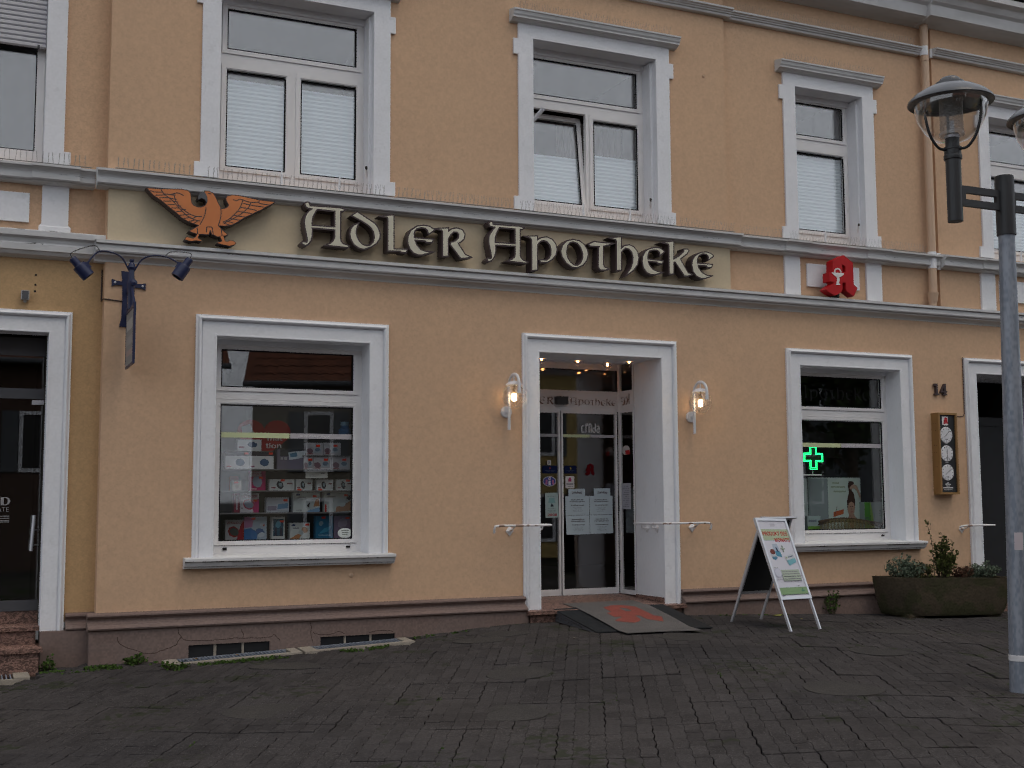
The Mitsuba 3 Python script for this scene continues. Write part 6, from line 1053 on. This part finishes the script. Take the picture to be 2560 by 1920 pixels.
for sgn in (-1, 1):
    xc = txp+sgn*.517; hd = part(sl, 'lamp_head')
    m = MB(); m.poly(rect(min(xc,txp), max(xc,txp), 3.405, 3.562).difference(rect(min(xc,txp)+.10, max(xc,txp)-.10, 3.458, 3.508)), yp-.016, yp+.016); obj('arm', m, 'm_black', hd)
    m = MB(); m.lathe([(0,0),(.055,0),(.0565,.004),(.0565,.48),(.066,.482),(.068,.50),(.066,.515),(.062,.52),(.062,.555),(.068,.557),(.068,.575),(.052,.58),(.050,.68),(0,.681)], (xc,yp,3.275), 26); obj('stand', m, 'm_black', hd, smooth=35)
    z0 = 3.86
    m = MB(); m.lathe([(.055,.0),(.14,.032),(.205,.10),(.250,.19),(.270,.275),(.272,.335)], (xc,yp,z0+.03), 40); m.lathe([(.052,.0),(.137,.034),(.202,.102),(.247,.191),(.267,.275),(.269,.335)], (xc,yp,z0+.03), 40); obj('bowl', m, 'm_glass', hd, smooth=60)
    m = MB(); pf = [(.082,.0)]
    for i in range(24): pf += [(.086,.012*i+.004),(.081,.012*i+.010)]
    m.lathe([(.03,.0),(.092,.0),(.094,.02)]+[(r_,z_+.02) for r_, z_ in pf[1:]], (xc,yp,z0+.085), 26); obj('diffuser', m, 'm_ribbed', hd)
    m = MB(); m.lathe([(.045,0),(.045,.06),(.055,.065),(.055,.085),(.02,.088),(.018,.2),(0,.2)], (xc,yp,z0-.0), 18); obj('socket', m, 'm_alu', hd)
    for a in (.9, .9+math.pi*2/3, .9+math.pi*4/3):
        c = densify([(.05,.0),(.12,.008),(.185,.085),(.222,.20),(.236,.345)], 6); m = MB(); m.tube([(xc+r_*math.cos(a), yp+r_*math.sin(a), z0-.03+z_) for r_, z_ in c], .0105, 8); obj('rib', m, 'm_black', hd, smooth=50)
    m = MB(); m.lathe([(0,.405),(.06,.403),(.075,.39),(.078,.372),(.105,.365),(.108,.352),(.108,.335),(.19,.315),(.265,.27),(.312,.225),(.318,.205),(.313,.200),(.26,.225),(.20,.25),(.10,.262),(0,.265)], (xc,yp,z0+.135), 44); obj('hat', m, 'm_hat', hd, smooth=40)

# ------------------------------------------------------------------ across the street, mirrored in the panes
def house(name, label, x0, x1, yfr, eaves, ridge, wall_m, wins, roof_m='m_rooftile', depth=10):
    t = thing(name, label, 'house'); gz_ = -.75
    m = MB(); m.box(x0, x1, yfr-depth, yfr, gz_, eaves); obj('wall', m, wall_m, t)
    rk = part(t, 'roof'); n = 22
    m = MB(); m.raw([(x0-.2,yfr+.4,eaves-.1),(x1+.2,yfr+.4,eaves-.1),(x1+.2,yfr-depth/2,ridge),(x0-.2,yfr-depth/2,ridge),(x0-.2,yfr-depth-.4,eaves-.1),(x1+.2,yfr-depth-.4,eaves-.1)], [(0,1,2,3),(3,2,5,4)]); m.raw([(x0,yfr,eaves),(x0,yfr-depth,eaves),(x0,yfr-depth/2,ridge),(x1,yfr,eaves),(x1,yfr-depth,eaves),(x1,yfr-depth/2,ridge)], [(0,1,2),(3,4,5)]); obj('deck', m, roof_m, rk)
    m = MB()
    for i in range(n):
        t0, t1 = i/n, (i+1)/n; y0_, y1_ = yfr+.4-t0*(depth/2+.4), yfr+.4-t1*(depth/2+.4); za, zb_ = eaves-.1+t0*(ridge-eaves+.1), eaves-.1+t1*(ridge-eaves+.1)
        kx = int((x1-x0)/.30)
        for j in range(kx): xa = x0+(x1-x0)*j/kx; w_ = (x1-x0)/kx; m.raw([(xa,y0_,za+.03),(xa+w_*.5,y0_,za+.075),(xa+w_,y0_,za+.03),(xa,y1_,zb_+.01),(xa+w_*.5,y1_,zb_+.055),(xa+w_,y1_,zb_+.01)], [(0,1,4,3),(1,2,5,4)])
    k = obj('tile', m, roof_m, rk); labels[k] = {'kind': 'stuff'}
    m = MB(); m.tube([(x0-.2,yfr+.45,eaves-.12),((x0+x1)/2,yfr+.45,eaves-.12),(x1+.2,yfr+.45,eaves-.12)], .08, 8); obj('gutter', m, 'm_slate', t)
    for a, b, c, e in wins:
        w = part(t, 'window'); m = MB(); m.poly(rect(a,b,c,e).difference(rect(a+.1,b-.1,c+.1,e-.1)), 0, .05); vv, ff = m.mesh(); vv[:,1] = yfr+.05-vv[:,1]; obj('frame', (vv, ff), 'm_white', w); m = MB(); m.box(a+.1, b-.1, yfr-.0, yfr+.012, c+.1, e-.1); obj('pane', m, 'm_black', w)
        m = MB(); m.box(a-.42, a-.02, yfr, yfr+.05, c, e); obj('shutter', m, 'm_slate', w); m = MB(); m.box(b+.02, b+.42, yfr, yfr+.05, c, e); obj('shutter', m, 'm_slate', w)
    return t
BH = house('beige_house', 'beige house with a tiled roof across the street, behind the camera', 1.35, 8.6, -20.3, 4.5, 9.6, 'm_beige', [(2.75,3.55,2.0,3.65),(5.3,6.2,2.0,3.65),(2.75,3.55,-.1,1.3),(5.3,6.2,-.1,1.3)])
# the beige house stands at a slight angle, so that sky shows in the gap beside it
TB = mi.ScalarTransform4f().translate([1.35,-20.3,0]).rotate([0,0,1], 20).translate([-1.35,20.3,0])
for k in [k for k in scene if k.startswith(BH + '__')]: scene[k]['to_world'] = TB
house('brick_house', 'dark brick house with a red tiled roof across the street, left of the beige one', -12, .55, -20.8, 5.0, 10.2, 'm_brickwall', [(-7,-6,2,3.6),(-4.5,-3.5,2,3.6),(-1.8,-.8,2.0,3.6),(-1.8,-.8,-.1,1.3)])
house('yellow_house', 'yellow house with white window frames across the street, right of the beige one', 9.4, 17.2, -20.3, 5.6, 10.0, 'm_yellowhouse', [(10.3,11.3,2.6,4.3),(12.6,13.6,2.6,4.3),(15,16,2.6,4.3),(10.3,11.3,-.1,1.4),(15,16,-.1,1.4)])
house('added_grey_house', 'unseen grey house added behind the trees to darken the window reflections', 18.5, 38, -27, 7.5, 12.0, 'm_slate', [(21,22,1,3),(25,26,1,3),(29,30,1,3),(21,22,4.5,6.3),(25,26,4.5,6.3),(29,30,4.5,6.3)])  # added out of view so the right shop window mirrors less sky
def tree(label, x, y, h, r, seed):
    rg = np.random.default_rng(seed); t = thing('street_tree', label, 'tree', 'trees across the street'); z = -.8
    m = MB(); m.tube([(x,y,z),(x+.05,y,z+h*.3),(x,y+.1,z+h*.7)], [.22,.17,.07], 10)
    pts = []
    for i in range(34):
        d_ = rg.normal(size=3); d_ /= np.linalg.norm(d_); c = np.array([x,y,z+h*.64])+d_*[r,r,h*.33]*rg.uniform(.35,.95)
        m.tube([(x,y,z+h*rg.uniform(.3,.6)), c], [.05,.015], 5); pts.append(c+rg.normal(0,.45,(230,3)))
    obj('trunk', m, 'm_bark', t); obj('crown', leaf_cloud(np.vstack(pts), .22, rg, .4), 'm_tree', t)
tree('leafy tree across the street, the nearer to the yellow house', 19.5, -17.5, 8.5, 2.6, 31); tree('leafy tree across the street, the farther from the yellow house', 24, -19, 9.0, 2.9, 32); tree('leafy tree across the street, the last one to the right', 29, -18, 9.5, 3.0, 33)
